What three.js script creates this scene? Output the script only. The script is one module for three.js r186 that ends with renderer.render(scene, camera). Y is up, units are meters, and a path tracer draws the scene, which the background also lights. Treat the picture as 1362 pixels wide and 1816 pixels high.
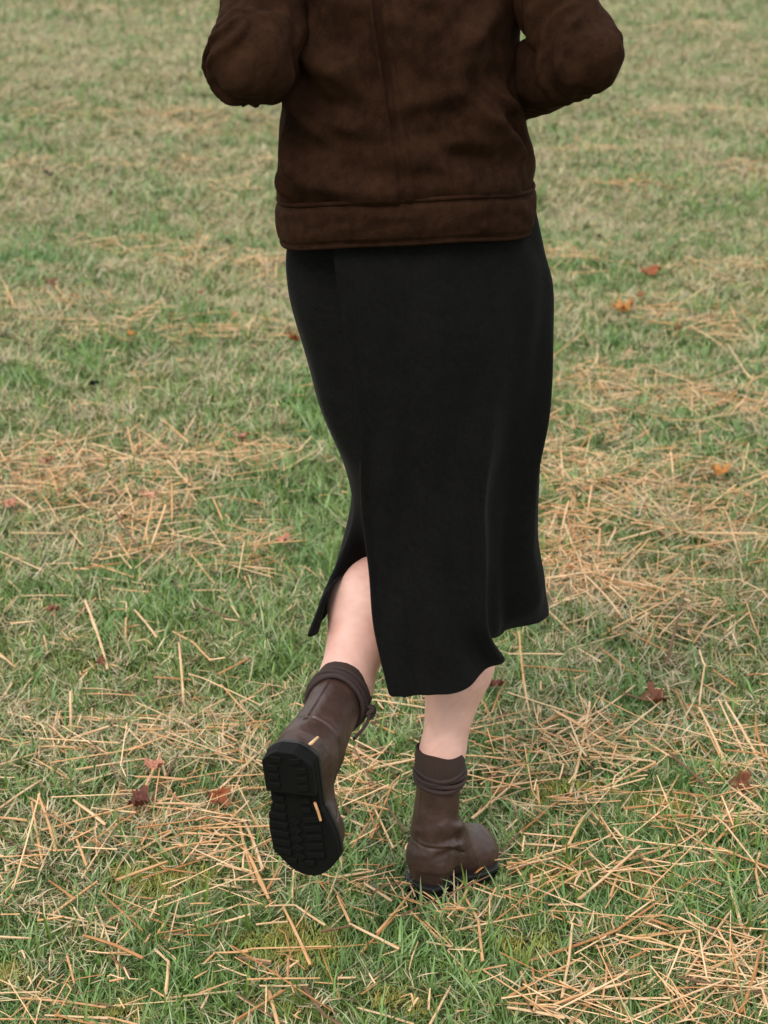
import * as THREE from 'three';
import { mergeGeometries, mergeVertices } from 'three/addons/utils/BufferGeometryUtils.js';
import { createNoise2D, createNoise3D } from 'simplex-noise';

// ---------------------------------------------------------------- camera, sky, sun, exposure
const scene = new THREE.Scene();
const camera = new THREE.PerspectiveCamera(29.9, 768 / 1024, 0.1, 600);
camera.position.set(0, 1.616, 2.575);
camera.lookAt(0, 1.616 - Math.tan(THREE.MathUtils.degToRad(21)) * 10, 2.575 - 10);
camera.focus = 2.72;
camera.userData.fStop = 7.5;
const renderer = new THREE.WebGLRenderer({ antialias: true });
renderer.setSize(768, 1024);
renderer.toneMapping = THREE.LinearToneMapping;
renderer.toneMappingExposure = 1.68;
renderer.shadowMap.enabled = true;
{ // overcast sky: brightest overhead, evenly grey all round
  const w = 128, h = 64, d = new Float32Array(w * h * 4);
  for (let j = 0; j < h; j++) for (let i = 0; i < w; i++) {
    const el = ((j + 0.5) / h - 0.5) * Math.PI, s = Math.max(0, Math.sin(el));
    const L = 0.95 * (1 + 0.7 * s) / 1.7;
    d.set([L * 0.99, L, L * 1.02, 1], (j * w + i) * 4);
  }
  const t = new THREE.DataTexture(d, w, h, THREE.RGBAFormat, THREE.FloatType);
  t.mapping = THREE.EquirectangularReflectionMapping; t.magFilter = t.minFilter = THREE.LinearFilter; t.needsUpdate = true;
  scene.background = t; scene.environment = t;
}
const sun = new THREE.DirectionalLight(0xfff2e2, 1.1);
sun.position.set(-2.6, 5.2, 4.4); sun.target.position.set(0, 0, 0);
sun.castShadow = true; sun.shadow.radius = 42; sun.shadow.mapSize.set(2048, 2048);
Object.assign(sun.shadow.camera, { left: -4, right: 4, top: 4, bottom: -4, near: 1, far: 20 });
scene.add(sun, sun.target);

// ---------------------------------------------------------------- helpers
function rng(seed) { let s = seed >>> 0; return () => { s = (s + 0x6D2B79F5) | 0; let t = Math.imul(s ^ (s >>> 15), 1 | s); t = (t + Math.imul(t ^ (t >>> 7), 61 | t)) ^ t; return ((t ^ (t >>> 14)) >>> 0) / 4294967296; }; }
const n2 = createNoise2D(rng(11)), n3 = createNoise3D(rng(12));
const clamp = (x, a = 0, b = 1) => Math.min(b, Math.max(a, x));
const lerp = (a, b, t) => a + (b - a) * t;
const sst = (a, b, x) => { const t = clamp((x - a) / (b - a)); return t * t * (3 - 2 * t); };
const V = (x, y, z) => new THREE.Vector3(x, y, z);
const fbm3 = (x, y, z) => 0.6 * n3(x, y, z) + 0.28 * n3(x * 2.1, y * 2.1, z * 2.1) + 0.12 * n3(x * 4.3, y * 4.3, z * 4.3);
const taken = {};
function numbered(n) { const k = taken[n] = (taken[n] ?? -1) + 1; return k ? `${n}_${String(k).padStart(3, '0')}` : n; }
function mesh(name, geo, mat, parent, top = false) {
  const m = new THREE.Mesh(geo, mat); m.name = top ? numbered(name) : name; m.castShadow = m.receiveShadow = true; parent.add(m); return m;
}
function tag(o, label, category, group, kind) {
  if (label) o.userData.label = label; if (category) o.userData.category = category;
  if (group) o.userData.group = group; if (kind) o.userData.kind = kind; return o;
}
// ground height: gentle hummocks
const ground = (x, z) => 0.011 * n2(x * 1.3 + 3, z * 1.3) + 0.005 * n2(x * 4 + 9, z * 4) + 0.03 * n2(x * 0.22, z * 0.22 + 5) * sst(1, 6, Math.hypot(x, z));

// surface nets over a signed distance function
function netMesh(f, lo, hi, cell, eps = cell * 0.5) {
  const nx = Math.ceil((hi[0] - lo[0]) / cell) + 1, ny = Math.ceil((hi[1] - lo[1]) / cell) + 1, nz = Math.ceil((hi[2] - lo[2]) / cell) + 1;
  const F = new Float32Array(nx * ny * nz), at = (i, j, k) => i + nx * (j + ny * k);
  for (let k = 0; k < nz; k++) for (let j = 0; j < ny; j++) for (let i = 0; i < nx; i++) F[at(i, j, k)] = f(lo[0] + i * cell, lo[1] + j * cell, lo[2] + k * cell);
  const id = new Int32Array(nx * ny * nz).fill(-1), P = [];
  for (let k = 0; k < nz - 1; k++) for (let j = 0; j < ny - 1; j++) for (let i = 0; i < nx - 1; i++) {
    let m = 0; const c = [];
    for (let q = 0; q < 8; q++) { const v = F[at(i + (q & 1), j + ((q >> 1) & 1), k + (q >> 2))]; c.push(v); if (v < 0) m |= 1 << q; }
    if (m === 0 || m === 255) continue;
    let x = 0, y = 0, z = 0, n = 0;
    for (let a = 0; a < 8; a++) for (const b of [1, 2, 4]) { if (a & b) continue; const d = a | b; if ((c[a] < 0) === (c[d] < 0)) continue; const t = c[a] / (c[a] - c[d]); x += (a & 1) + (b === 1 ? t : 0); y += ((a >> 1) & 1) + (b === 2 ? t : 0); z += (a >> 2) + (b === 4 ? t : 0); n++; }
    id[at(i, j, k)] = P.length / 3; P.push(lo[0] + (i + x / n) * cell, lo[1] + (j + y / n) * cell, lo[2] + (k + z / n) * cell);
  }
  const I = [];
  const quad = (a, b, c, d, flip) => { if (a < 0 || b < 0 || c < 0 || d < 0) return; flip ? I.push(a, c, b, a, d, c) : I.push(a, b, c, a, c, d); };
  for (let k = 1; k < nz - 1; k++) for (let j = 1; j < ny - 1; j++) for (let i = 1; i < nx - 1; i++) {
    const s = F[at(i, j, k)] < 0;
    if (s !== (F[at(i + 1, j, k)] < 0)) quad(id[at(i, j - 1, k - 1)], id[at(i, j, k - 1)], id[at(i, j, k)], id[at(i, j - 1, k)], !s);
    if (s !== (F[at(i, j + 1, k)] < 0)) quad(id[at(i - 1, j, k - 1)], id[at(i - 1, j, k)], id[at(i, j, k)], id[at(i, j, k - 1)], !s);
    if (s !== (F[at(i, j, k + 1)] < 0)) quad(id[at(i - 1, j - 1, k)], id[at(i, j - 1, k)], id[at(i, j, k)], id[at(i - 1, j, k)], !s);
  }
  const N = new Float32Array(P.length), U = new Float32Array(P.length / 3 * 2);
  for (let q = 0; q < P.length; q += 3) {
    const x = P[q], y = P[q + 1], z = P[q + 2];
    let a = f(x + eps, y, z) - f(x - eps, y, z), b = f(x, y + eps, z) - f(x, y - eps, z), c = f(x, y, z + eps) - f(x, y, z - eps); const l = Math.hypot(a, b, c) || 1;
    N.set([a / l, b / l, c / l], q); U.set([x + z * 0.7, y + z * 0.3], q / 3 * 2);
  }
  let same = 0; // faces must turn the way the gradient does
  for (let q = 0; q < I.length; q += 3 * 97) { const [a, b, c] = [I[q] * 3, I[q + 1] * 3, I[q + 2] * 3], e = V(P[b] - P[a], P[b + 1] - P[a + 1], P[b + 2] - P[a + 2]), d = V(P[c] - P[a], P[c + 1] - P[a + 1], P[c + 2] - P[a + 2]); same += Math.sign(e.cross(d).dot(V(N[a], N[a + 1], N[a + 2]))); }
  if (same < 0) for (let q = 0; q < I.length; q += 3) { const t = I[q + 1]; I[q + 1] = I[q + 2]; I[q + 2] = t; }
  const g = new THREE.BufferGeometry();
  g.setAttribute('position', new THREE.Float32BufferAttribute(P, 3)); g.setAttribute('normal', new THREE.BufferAttribute(N, 3)); g.setAttribute('uv', new THREE.BufferAttribute(U, 2)); g.setIndex(I);
  return g;
}
const smin = (a, b, k) => { const h = clamp(0.5 + 0.5 * (b - a) / k); return lerp(b, a, h) - k * h * (1 - h); };
function cap(a, b, ra, rb) { // tapered capsule
  const dx = b[0] - a[0], dy = b[1] - a[1], dz = b[2] - a[2], dd = dx * dx + dy * dy + dz * dz || 1e-9;
  return (x, y, z) => { const px = x - a[0], py = y - a[1], pz = z - a[2], t = clamp((px * dx + py * dy + pz * dz) / dd); return Math.hypot(px - dx * t, py - dy * t, pz - dz * t) - lerp(ra, rb, t); };
}
function ell(c, r) { return (x, y, z) => { const a = (x - c[0]) / r[0], b = (y - c[1]) / r[1], d = (z - c[2]) / r[2], k = Math.hypot(a, b, d), k2 = Math.hypot(a / r[0], b / r[1], d / r[2]); return k2 < 1e-9 ? -Math.min(...r) : k * (k - 1) / k2; }; }
const blend = (list, k) => (x, y, z) => { let d = list[0](x, y, z); for (let i = 1; i < list.length; i++) d = smin(d, list[i](x, y, z), k); return d; };
function paint(g, f) { // colour of the stuff itself per vertex (linear)
  const p = g.attributes.position, c = new Float32Array(p.count * 3);
  for (let i = 0; i < p.count; i++) { const v = f(p.getX(i), p.getY(i), p.getZ(i), i); c.set(v, i * 3); }
  g.setAttribute('color', new THREE.BufferAttribute(c, 3)); return g;
}
// grid surface f(u,v) -> Vector3, optionally with thickness
function sheet(f, nu, nv, { thick = 0, closed = false, uvs = [1, 1] } = {}) {
  const P = [], U = [], I = [];
  for (let j = 0; j <= nv; j++) for (let i = 0; i <= nu; i++) { const p = f(i / nu, j / nv); P.push(p.x, p.y, p.z); U.push(i / nu * uvs[0], j / nv * uvs[1]); }
  const w = nu + 1;
  for (let j = 0; j < nv; j++) for (let i = 0; i < nu; i++) { const a = j * w + i; I.push(a, a + 1, a + w + 1, a, a + w + 1, a + w); }
  let g = new THREE.BufferGeometry(); g.setAttribute('position', new THREE.Float32BufferAttribute(P, 3)); g.setAttribute('uv', new THREE.Float32BufferAttribute(U, 2)); g.setIndex(I); g.computeVertexNormals();
  const n = g.attributes.normal;
  if (closed) for (let j = 0; j <= nv; j++) { const a = j * w, b = a + nu; const m = V(n.getX(a) + n.getX(b), n.getY(a) + n.getY(b), n.getZ(a) + n.getZ(b)).normalize(); n.setXYZ(a, m.x, m.y, m.z); n.setXYZ(b, m.x, m.y, m.z); }
  if (!thick) return g;
  const k = P.length / 3, P2 = P.slice(), N2 = [...n.array], U2 = U.concat(U), I2 = I.slice();
  for (let i = 0; i < k; i++) { P2.push(P[3 * i] - n.getX(i) * thick, P[3 * i + 1] - n.getY(i) * thick, P[3 * i + 2] - n.getZ(i) * thick); N2.push(-n.getX(i), -n.getY(i), -n.getZ(i)); }
  for (let i = 0; i < I.length; i += 3) I2.push(I[i] + k, I[i + 2] + k, I[i + 1] + k);
  const rim = (a, b) => I2.push(a, a + k, b + k, a, b + k, b);
  for (let i = 0; i < nu; i++) { rim(i + 1, i); rim(nv * w + i, nv * w + i + 1); }
  if (!closed) for (let j = 0; j < nv; j++) { rim(j * w, j * w + w); rim(j * w + nu + w, j * w + nu); }
  g = new THREE.BufferGeometry(); g.setAttribute('position', new THREE.Float32BufferAttribute(P2, 3)); g.setAttribute('normal', new THREE.Float32BufferAttribute(N2, 3)); g.setAttribute('uv', new THREE.Float32BufferAttribute(U2, 2)); g.setIndex(I2);
  return g;
}
function tube(pts, r, seg = 24, sides = 6, closed = false) { return new THREE.TubeGeometry(new THREE.CatmullRomCurve3(pts, closed), seg, r, sides, closed); }
// Catmull-Rom through numbers
function spline(ks, vs) { return (t) => { let i = 0; while (i < ks.length - 2 && t > ks[i + 1]) i++; const u = clamp((t - ks[i]) / (ks[i + 1] - ks[i])); const p0 = vs[Math.max(0, i - 1)], p1 = vs[i], p2 = vs[i + 1], p3 = vs[Math.min(vs.length - 1, i + 2)]; return 0.5 * (2 * p1 + (p2 - p0) * u + (2 * p0 - 5 * p1 + 4 * p2 - p3) * u * u + (3 * p1 - p0 - 3 * p2 + p3) * u * u * u); }; }
function gridTexture(n, f, srgb = false) {
  const d = new Uint8Array(n * n * 4);
  for (let j = 0; j < n; j++) for (let i = 0; i < n; i++) { const c = f(i / n, j / n); d.set([...c.map((v) => Math.round(clamp(v) * 255)), 255], (j * n + i) * 4); }
  const t = new THREE.DataTexture(d, n, n); t.wrapS = t.wrapT = THREE.RepeatWrapping; t.magFilter = THREE.LinearFilter; t.minFilter = THREE.LinearMipmapLinearFilter; t.generateMipmaps = true;
  if (srgb) t.colorSpace = THREE.SRGBColorSpace; t.needsUpdate = true; return t;
}
const tileNoise = (u, v, k) => { const a = u * 2 * Math.PI, b = v * 2 * Math.PI, r = k / (2 * Math.PI); return n3(Math.cos(a) * r + 7, Math.sin(a) * r + Math.cos(b) * r, Math.sin(b) * r); };

// ---------------------------------------------------------------- the field
const soilTex = gridTexture(512, (u, v) => {
  const a = 0.5 + 0.5 * tileNoise(u, v, 26), b = 0.5 + 0.5 * tileNoise(u + 0.3, v, 90), c = 0.5 + 0.5 * tileNoise(u, v + 0.4, 8);
  const m = 0.35 * a + 0.4 * b + 0.25 * c; return [lerp(0.17, 0.38, m), lerp(0.18, 0.37, m), lerp(0.09, 0.2, m)];
}, true);
soilTex.repeat.set(1, 1);
{
  // fine sheet under the view, coarse sheet out to the horizon, one mesh
  const xs = [], zs = [];
  const line = (a, b, n) => Array.from({ length: n }, (_, i) => a + (b - a) * i / n);
  xs.push(...line(-300, -8, 20), ...line(-8, -2.2, 24), ...line(-2.2, 2.2, 120), ...line(2.2, 8, 24), ...line(8, 300, 20), 300);
  zs.push(...line(-300, -22, 20), ...line(-22, -6, 60), ...line(-6, 3, 200), ...line(3, 300, 24), 300);
  const P = [], U = [], I = [], w = xs.length;
  zs.forEach((z) => xs.forEach((x) => { P.push(x, ground(x, z), z); U.push(x / 0.9, z / 0.9); }));
  for (let j = 0; j < zs.length - 1; j++) for (let i = 0; i < w - 1; i++) { const a = j * w + i; I.push(a, a + w, a + 1, a + 1, a + w, a + w + 1); }
  const g = new THREE.BufferGeometry(); g.setAttribute('position', new THREE.Float32BufferAttribute(P, 3)); g.setAttribute('uv', new THREE.Float32BufferAttribute(U, 2)); g.setIndex(I); g.computeVertexNormals();
  // bare earth shows between the modelled blades; further out the sheet has the lawn's own green
  paint(g, (x, y, z) => { const k = Math.max(sst(0.5, 1.4, Math.abs(x) - (2.575 - z) * 0.235), sst(-18, -21, z), sst(1.3, 1.8, z)), q = 1 + 0.25 * n2(x * 0.8, z * 0.8); return [lerp(1, 2.1 * q, k), lerp(1, 2.3 * q, k), lerp(1, 2.7 * q, k)]; });
  const m = mesh('ground', g, new THREE.MeshStandardMaterial({ map: soilTex, vertexColors: true, roughness: 0.95 }), scene, true);
  tag(m, 'rough lawn of short wet grass stretching away', 'ground', null, 'structure');
}
const ZONES = ["at left edge beside the boots", "at right edge beside the boots", "below left of raised boot", "below right of planted boot", "below the planted boot", "below the raised boot", "beside upright tuft left of skirt", "between the two boots", "in bottom left corner", "in bottom right corner", "in straw band left of skirt", "just left of the raised boot", "just right of the planted boot", "left of the bare raised calf", "right of skirt above hem", "right of the skirt hem"];
// each: [zone, tone, kind(0 lying,1 kinked,2 standing), x, height, z, ...] in mm
const STRAWS = [
[3,2,1,209,17,220,342,28,168,438,24,64,479,29,28],
[1,2,1,630,19,-277,574,15,-387,529,25,-543],
[12,0,0,468,22,-356,287,18,-427],
[9,0,0,326,27,374,475,37,311],
[13,3,0,-277,17,-946,-495,18,-1140],
[7,3,1,35,28,-130,-13,36,-259,-53,33,-414],
[2,2,0,-341,18,172,-205,29,129],
[9,3,0,534,26,330,409,37,300],
[12,0,1,306,25,-453,395,26,-550,467,34,-643],
[12,0,1,313,16,-262,365,28,-513,376,31,-572],
[12,3,0,172,21,-318,333,18,-324],
[9,0,1,381,19,146,462,21,58,510,17,87],
[8,0,0,-396,19,135,-538,22,90],
[12,0,0,319,20,-81,176,16,-117],
[3,2,1,338,14,348,296,14,285,257,15,204],
[9,0,1,462,15,273,463,16,189,447,21,63],
[1,0,2,662,8,-348,614,70,-520],
[3,0,0,397,26,333,278,29,332],
[1,0,2,641,8,-356,602,74,-525],
[8,1,0,-386,28,336,-508,26,317],
[9,2,1,489,24,366,521,34,292,558,27,176],
[9,0,0,427,23,276,526,19,93],
[0,0,0,-392,18,-517,-545,19,-536],
[3,1,0,173,18,307,286,23,223],
[15,0,0,526,20,-1038,697,16,-1046],
[8,3,0,-488,15,-5,-622,13,-137],
[3,1,0,431,21,75,325,33,-5],
[11,1,0,-327,14,-281,-192,19,-293],
[3,0,0,294,26,77,403,37,-55],
[11,0,0,-259,17,-236,-214,21,-485],
[2,1,1,-199,22,26,-223,23,-88,-246,23,-207],
[10,0,0,-608,22,-1988,-410,27,-1997],
[12,2,1,219,18,-142,277,26,-210,341,16,-281],
[15,1,2,266,8,-593,259,56,-686,257,92,-752],
[1,0,2,600,8,-348,563,65,-497],
[9,3,1,444,24,79,421,32,38,386,33,-70],
[3,0,1,248,26,323,266,25,231,278,35,153],
[0,0,0,-528,30,-319,-408,31,-353],
[13,0,0,-468,15,-1170,-625,20,-1196],
[14,2,0,741,27,-1345,583,23,-1360],
[11,0,0,-195,18,-343,-313,21,-478],
[6,3,2,-504,8,-1271,-601,94,-1412],
[11,0,0,-279,23,-273,-201,20,-449],
[13,0,0,-529,26,-745,-608,54,-998],
[4,1,1,142,21,229,140,24,142,121,27,63],
[2,0,0,-307,17,300,-210,23,297],
[14,1,0,464,21,-1234,346,21,-1424],
[9,1,0,350,15,172,451,27,170],
[12,0,0,180,28,-272,297,30,-290],
[0,3,1,-428,26,-234,-474,26,-358,-520,25,-436],
[7,0,0,38,17,-205,-72,13,-270],
[9,1,0,360,28,-17,471,26,-84],
[15,2,0,389,30,-698,263,38,-714],
[8,1,0,-335,25,382,-429,24,356],
[15,3,1,543,22,-777,567,30,-862,613,49,-1026],
[2,1,1,-171,19,78,-192,30,32,-223,25,-86],
[9,0,0,512,25,205,434,37,148],
[8,2,1,-347,30,227,-392,37,201,-444,27,158],
[1,3,0,560,24,-241,494,34,-367],
[8,0,0,-380,29,361,-467,31,359],
[12,0,0,460,27,-351,355,29,-370],
[9,0,0,426,17,285,513,28,231],
[8,1,0,-529,19,359,-443,25,358],
[10,0,0,-720,14,-2002,-890,22,-2132],
[2,2,0,-208,27,375,-138,30,306],
[8,2,1,-356,24,154,-389,27,109,-437,25,36],
[5,0,1,-87,24,148,-133,32,109,-172,34,113],
[7,0,0,-47,27,-338,57,31,-366],
[9,0,0,409,29,382,488,27,285],
[13,0,2,-372,8,-621,-390,76,-742],
[11,1,0,-350,27,-72,-255,34,-88],
[14,1,1,468,8,-1308,480,58,-1387,428,49,-1435],
[12,1,0,363,25,-260,464,35,-329],
[11,1,0,-415,25,-183,-387,36,-346],
[5,1,0,-105,30,251,-149,41,130],
[11,0,0,-252,24,-365,-354,33,-358],
[2,1,0,-208,24,374,-144,22,296],
[11,0,0,-188,27,-2,-231,24,-178],
[13,0,0,-637,18,-1113,-757,29,-1093],
[9,0,0,527,25,160,533,26,4],
[12,2,0,393,16,-387,293,23,-403],
[5,3,1,-58,23,378,-81,24,356,-117,28,289],
[1,1,1,438,19,-155,459,21,-211,506,23,-322],
[3,0,0,248,28,367,171,27,340],
[0,0,0,-510,25,-278,-424,24,-339],
[4,0,0,41,15,367,-36,20,339],
[7,1,0,-1,17,-118,-39,23,-283],
[8,1,0,-503,22,98,-443,28,15],
[4,1,0,-11,26,168,44,32,56],
[15,0,0,630,29,-1032,542,26,-1168],
[6,0,2,-526,8,-1342,-493,85,-1475],
[3,0,0,276,24,377,207,22,328],
[15,0,0,482,28,-954,428,32,-1166],
[0,1,0,-539,19,-52,-584,23,-220],
[15,3,0,483,15,-908,377,14,-964],
[4,0,0,22,26,211,-51,33,154],
[11,1,0,-368,19,-429,-467,18,-544],
[15,0,0,346,27,-784,237,38,-765],
[10,1,2,-541,8,-1372,-526,88,-1500],
[2,1,0,-413,30,18,-339,31,-32],
[4,0,0,140,15,201,62,18,182],
[9,0,0,525,23,347,549,24,217],
[1,2,0,431,17,-72,518,23,-128],
[9,2,0,522,14,177,584,22,66],
[4,0,0,105,18,155,183,28,138],
[4,2,0,-33,21,212,20,27,119],
[9,1,0,598,30,-15,528,41,-59],
[11,3,0,-202,15,-280,-277,11,-420],
[9,3,0,445,14,253,490,23,140],
[6,1,0,-430,16,-1228,-542,14,-1426],
[6,0,0,-840,28,-1446,-718,36,-1427],
[0,1,0,-523,20,-87,-575,28,-233],
[3,1,0,233,27,74,309,31,6],
[9,0,0,561,17,190,505,14,121],
[6,2,0,-673,27,-1225,-567,31,-1262],
[1,1,0,598,8,-356,569,44,-458],
[11,1,0,-335,24,-300,-420,36,-283],
[15,0,2,581,8,-598,606,63,-699],
[2,0,1,-306,29,310,-310,27,230,-332,34,212],
[2,3,0,-144,24,365,-207,29,312],
[3,1,0,239,30,348,171,33,337],
[1,2,0,427,20,-169,506,32,-159],
[7,3,0,38,18,-400,-46,24,-439],
[11,0,0,-386,26,-214,-301,36,-196],
[1,2,0,666,8,-371,659,50,-469],
[2,0,0,-296,20,-55,-222,30,-80],
[12,0,0,450,22,-323,371,28,-357],
[0,0,0,-635,22,-207,-580,24,-291],
[5,0,0,-175,29,296,-106,35,302],
[13,1,1,-331,27,-761,-370,30,-826,-417,36,-872],
[2,0,0,-312,18,109,-243,18,84],
[13,0,0,-530,24,-749,-585,41,-925],
[15,1,0,542,26,-1077,468,25,-1203],
[11,1,0,-371,19,-492,-284,27,-477],
[14,0,0,521,30,-1383,632,34,-1447],
[3,0,0,193,22,-17,266,31,-38],
[11,2,0,-326,16,-391,-246,20,-411],
[2,1,0,-174,27,81,-209,36,-30],
[11,1,0,-278,22,-578,-213,32,-673],
[4,0,0,104,17,115,140,16,-5],
[1,0,0,496,20,-179,431,21,-235],
[12,1,0,131,17,-249,209,19,-288],
[11,1,0,-412,23,-98,-341,31,-121],
[10,2,0,-796,22,-1732,-753,35,-1951],
[13,1,0,-648,14,-943,-599,22,-1086],
[10,0,0,-382,21,-1966,-272,18,-2054],
[9,1,1,571,27,68,577,31,-2,594,30,-60],
[1,0,0,536,23,-175,612,31,-187],
[11,0,0,-361,22,-530,-295,30,-610],
[12,3,0,211,20,-464,287,20,-561],
[8,1,0,-571,14,-93,-496,23,-86],
[7,0,0,15,25,-86,-17,33,-203],
[4,1,0,83,18,181,39,24,104],
[6,0,0,-739,24,-1243,-843,34,-1327],
[14,0,0,508,18,-1661,619,26,-1750],
[14,0,2,393,8,-1420,422,75,-1522],
[12,0,0,144,25,-182,207,33,-260],
[4,0,0,62,20,375,94,21,284],
[7,0,0,-4,22,-362,-68,33,-433],
[12,1,0,170,15,-265,242,20,-305],
[0,0,0,-563,8,-494,-573,53,-580],
[8,1,0,-321,22,378,-379,33,364],
[12,1,1,284,25,-61,310,34,-122,328,33,-161],
[12,0,0,269,8,-526,259,50,-611],
[11,3,0,-381,21,-259,-356,32,-367],
[2,0,0,-156,16,346,-210,16,295],
[12,3,0,376,15,-293,343,13,-415],
[1,1,0,568,29,-148,501,36,-152],
[1,1,0,492,28,-372,440,39,-439],
[11,1,0,-320,20,-517,-245,18,-524],
[1,2,0,553,20,-256,482,25,-253],
[3,3,0,265,15,-19,328,26,-33],
[5,0,0,-138,8,84,-139,35,11],
[10,1,2,-488,8,-1530,-495,73,-1628],
[0,0,0,-484,18,-394,-424,15,-451],
[9,0,0,331,20,335,384,19,274],
[4,1,0,120,19,251,176,31,250],
[0,0,0,-553,22,-446,-490,33,-478],
[3,1,0,235,29,341,290,34,318],
[2,0,0,-282,16,231,-335,18,177],
[11,3,0,-420,20,-641,-497,18,-667],
[0,1,0,-534,21,-302,-605,22,-372],
[5,0,0,-75,24,17,-15,34,13],
[12,2,0,288,20,-431,220,19,-458],
[11,0,0,-259,29,-129,-224,36,-218],
[6,1,0,-359,15,-1179,-426,24,-1333],
[7,3,0,-62,26,-514,9,26,-530],
[11,0,0,-393,22,-78,-341,32,-114],
[9,3,0,539,25,49,600,22,-24],
[9,1,0,488,20,371,482,21,289],
[12,0,0,150,16,-434,220,13,-467],
[1,0,0,484,18,-444,531,22,-573],
[15,2,0,469,21,-733,421,26,-829],
[0,0,0,-612,21,-508,-686,24,-560],
[11,3,0,-349,17,-535,-392,22,-667],
[1,1,0,519,16,-89,572,23,-168],
[3,0,0,305,20,83,247,27,89],
[14,0,0,424,8,-1330,404,59,-1418],
[9,1,0,408,26,380,394,24,300],
[15,0,0,377,21,-894,331,25,-1012],
[13,2,0,-364,28,-688,-435,35,-688],
[6,0,0,-220,23,-1246,-300,34,-1232],
[10,0,0,-323,19,-1555,-236,16,-1561],
[9,0,0,529,22,-50,476,23,-77],
[13,1,0,-492,26,-1111,-570,31,-1114],
[10,3,0,-833,24,-1748,-922,30,-1745],
[2,0,0,-206,19,-6,-262,28,-27],
[12,2,0,281,25,-493,348,27,-546],
[0,0,0,-452,29,-149,-514,26,-217],
[6,1,0,-294,22,-1261,-267,37,-1417],
[1,0,0,623,24,-206,585,32,-268],
[5,1,0,-144,26,383,-164,25,300],
[15,1,0,743,21,-871,741,32,-1016],
[14,2,0,487,20,-1814,576,30,-1925],
[5,0,0,-143,24,380,-161,26,301],
[14,0,2,465,8,-1538,485,66,-1624],
[4,0,0,130,15,260,93,13,196],
[11,3,0,-201,14,-164,-260,22,-181],
[2,0,0,-218,20,34,-274,19,13],
[11,0,0,-224,15,-466,-288,14,-514],
[0,1,0,-540,25,-407,-603,25,-413],
[10,2,0,-280,21,-1637,-364,29,-1656],
[3,1,0,342,27,78,372,24,-21],
[2,2,0,-293,19,-18,-347,27,-20],
[14,0,2,699,8,-1773,703,68,-1862],
[12,2,0,365,17,-105,352,22,-200],
[10,1,0,-600,29,-1968,-560,43,-2139],
[13,0,0,-447,28,-863,-506,32,-985],
[11,0,0,-363,15,-280,-391,23,-384],
[2,1,0,-197,24,207,-248,24,205],
[3,2,0,218,8,309,211,33,262],
[12,3,0,476,29,-593,419,34,-627],
[10,1,0,-501,29,-2072,-586,37,-2226],
[10,0,0,-465,27,-1746,-535,41,-1895],
[3,1,0,223,8,70,228,31,9],
[2,3,0,-161,30,248,-210,32,228],
[4,1,0,-10,17,24,43,20,20],
[14,1,0,497,29,-1245,570,29,-1367],
[12,1,0,248,18,-340,202,18,-406],
[12,2,0,195,27,-540,227,34,-652],
[7,0,0,-31,23,-156,-82,29,-192],
[1,2,0,554,24,-537,547,26,-660],
[10,0,0,-682,15,-1716,-769,19,-1828],
[12,1,0,477,16,-620,419,25,-643],
[0,1,0,-537,15,-194,-594,15,-249],
[13,0,0,-333,17,-1125,-404,15,-1142],
[15,1,0,649,20,-1023,616,24,-1134],
[2,1,0,-163,16,226,-209,27,223],
[8,0,0,-381,8,251,-386,26,195],
[12,3,0,169,29,-474,223,35,-529],
[10,0,0,-864,16,-1807,-950,24,-1896],
[12,0,0,389,17,-350,443,26,-386],
[7,1,0,-37,29,-274,18,28,-284],
[13,2,0,-315,23,-720,-261,26,-771],
[11,0,0,-361,21,-163,-349,30,-246],
[8,3,0,-363,18,247,-403,24,202],
[8,0,0,-567,19,157,-517,28,171],
[11,3,0,-320,15,-280,-304,19,-373],
[4,0,0,12,24,78,-30,32,47],
[5,3,0,-93,27,169,-47,37,165],
[15,1,0,611,21,-872,672,22,-981],
[6,0,0,-352,24,-1374,-424,23,-1415],
[12,0,0,197,20,-343,145,25,-357],
[6,2,0,-557,8,-1318,-591,50,-1385],
[12,0,0,395,29,-52,369,34,-115],
[12,2,0,202,26,-475,181,34,-571],
[1,0,0,442,19,-261,497,16,-277],
[6,2,0,-685,16,-1384,-616,22,-1387],
[8,1,0,-370,27,209,-417,25,201],
[5,0,0,-189,23,144,-142,29,150],
[0,0,0,-463,19,-177,-513,23,-220],
[3,0,0,290,30,312,332,40,315],
[12,3,0,182,25,-59,217,36,-112],
[5,2,0,-179,25,53,-160,28,-19],
[10,0,0,-815,30,-1573,-894,31,-1687],
[12,1,0,259,8,-210,257,32,-268],
[15,0,0,677,19,-904,738,25,-973],
[15,1,0,525,18,-877,565,30,-982],
[0,1,0,-453,15,-187,-444,26,-261],
[3,1,0,184,22,128,227,30,120],
[1,2,0,629,15,-271,600,20,-327],
[5,2,0,-75,22,20,-62,21,-61],
[8,1,0,-466,29,-29,-490,39,-93],
[8,2,0,-475,26,53,-519,24,5],
[1,1,0,581,8,-224,582,31,-278],
[2,0,0,-204,28,6,-248,24,-25],
[1,2,0,521,25,-302,568,26,-363],
[15,0,0,791,17,-1040,739,20,-1067],
[2,0,0,-190,14,-26,-210,19,-96],
[10,1,0,-625,29,-1960,-658,56,-2092],
[11,1,0,-441,29,-481,-389,36,-467],
[5,1,0,-51,29,144,-70,33,83],
[5,0,0,-136,21,44,-98,21,17],
[7,3,0,-54,22,-190,-81,31,-248],
[0,1,0,-585,18,-175,-627,28,-168],
[3,2,0,374,18,19,332,27,22],
[6,1,0,-354,18,-1402,-302,22,-1455],
[3,0,0,324,16,46,314,26,-10],
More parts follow.
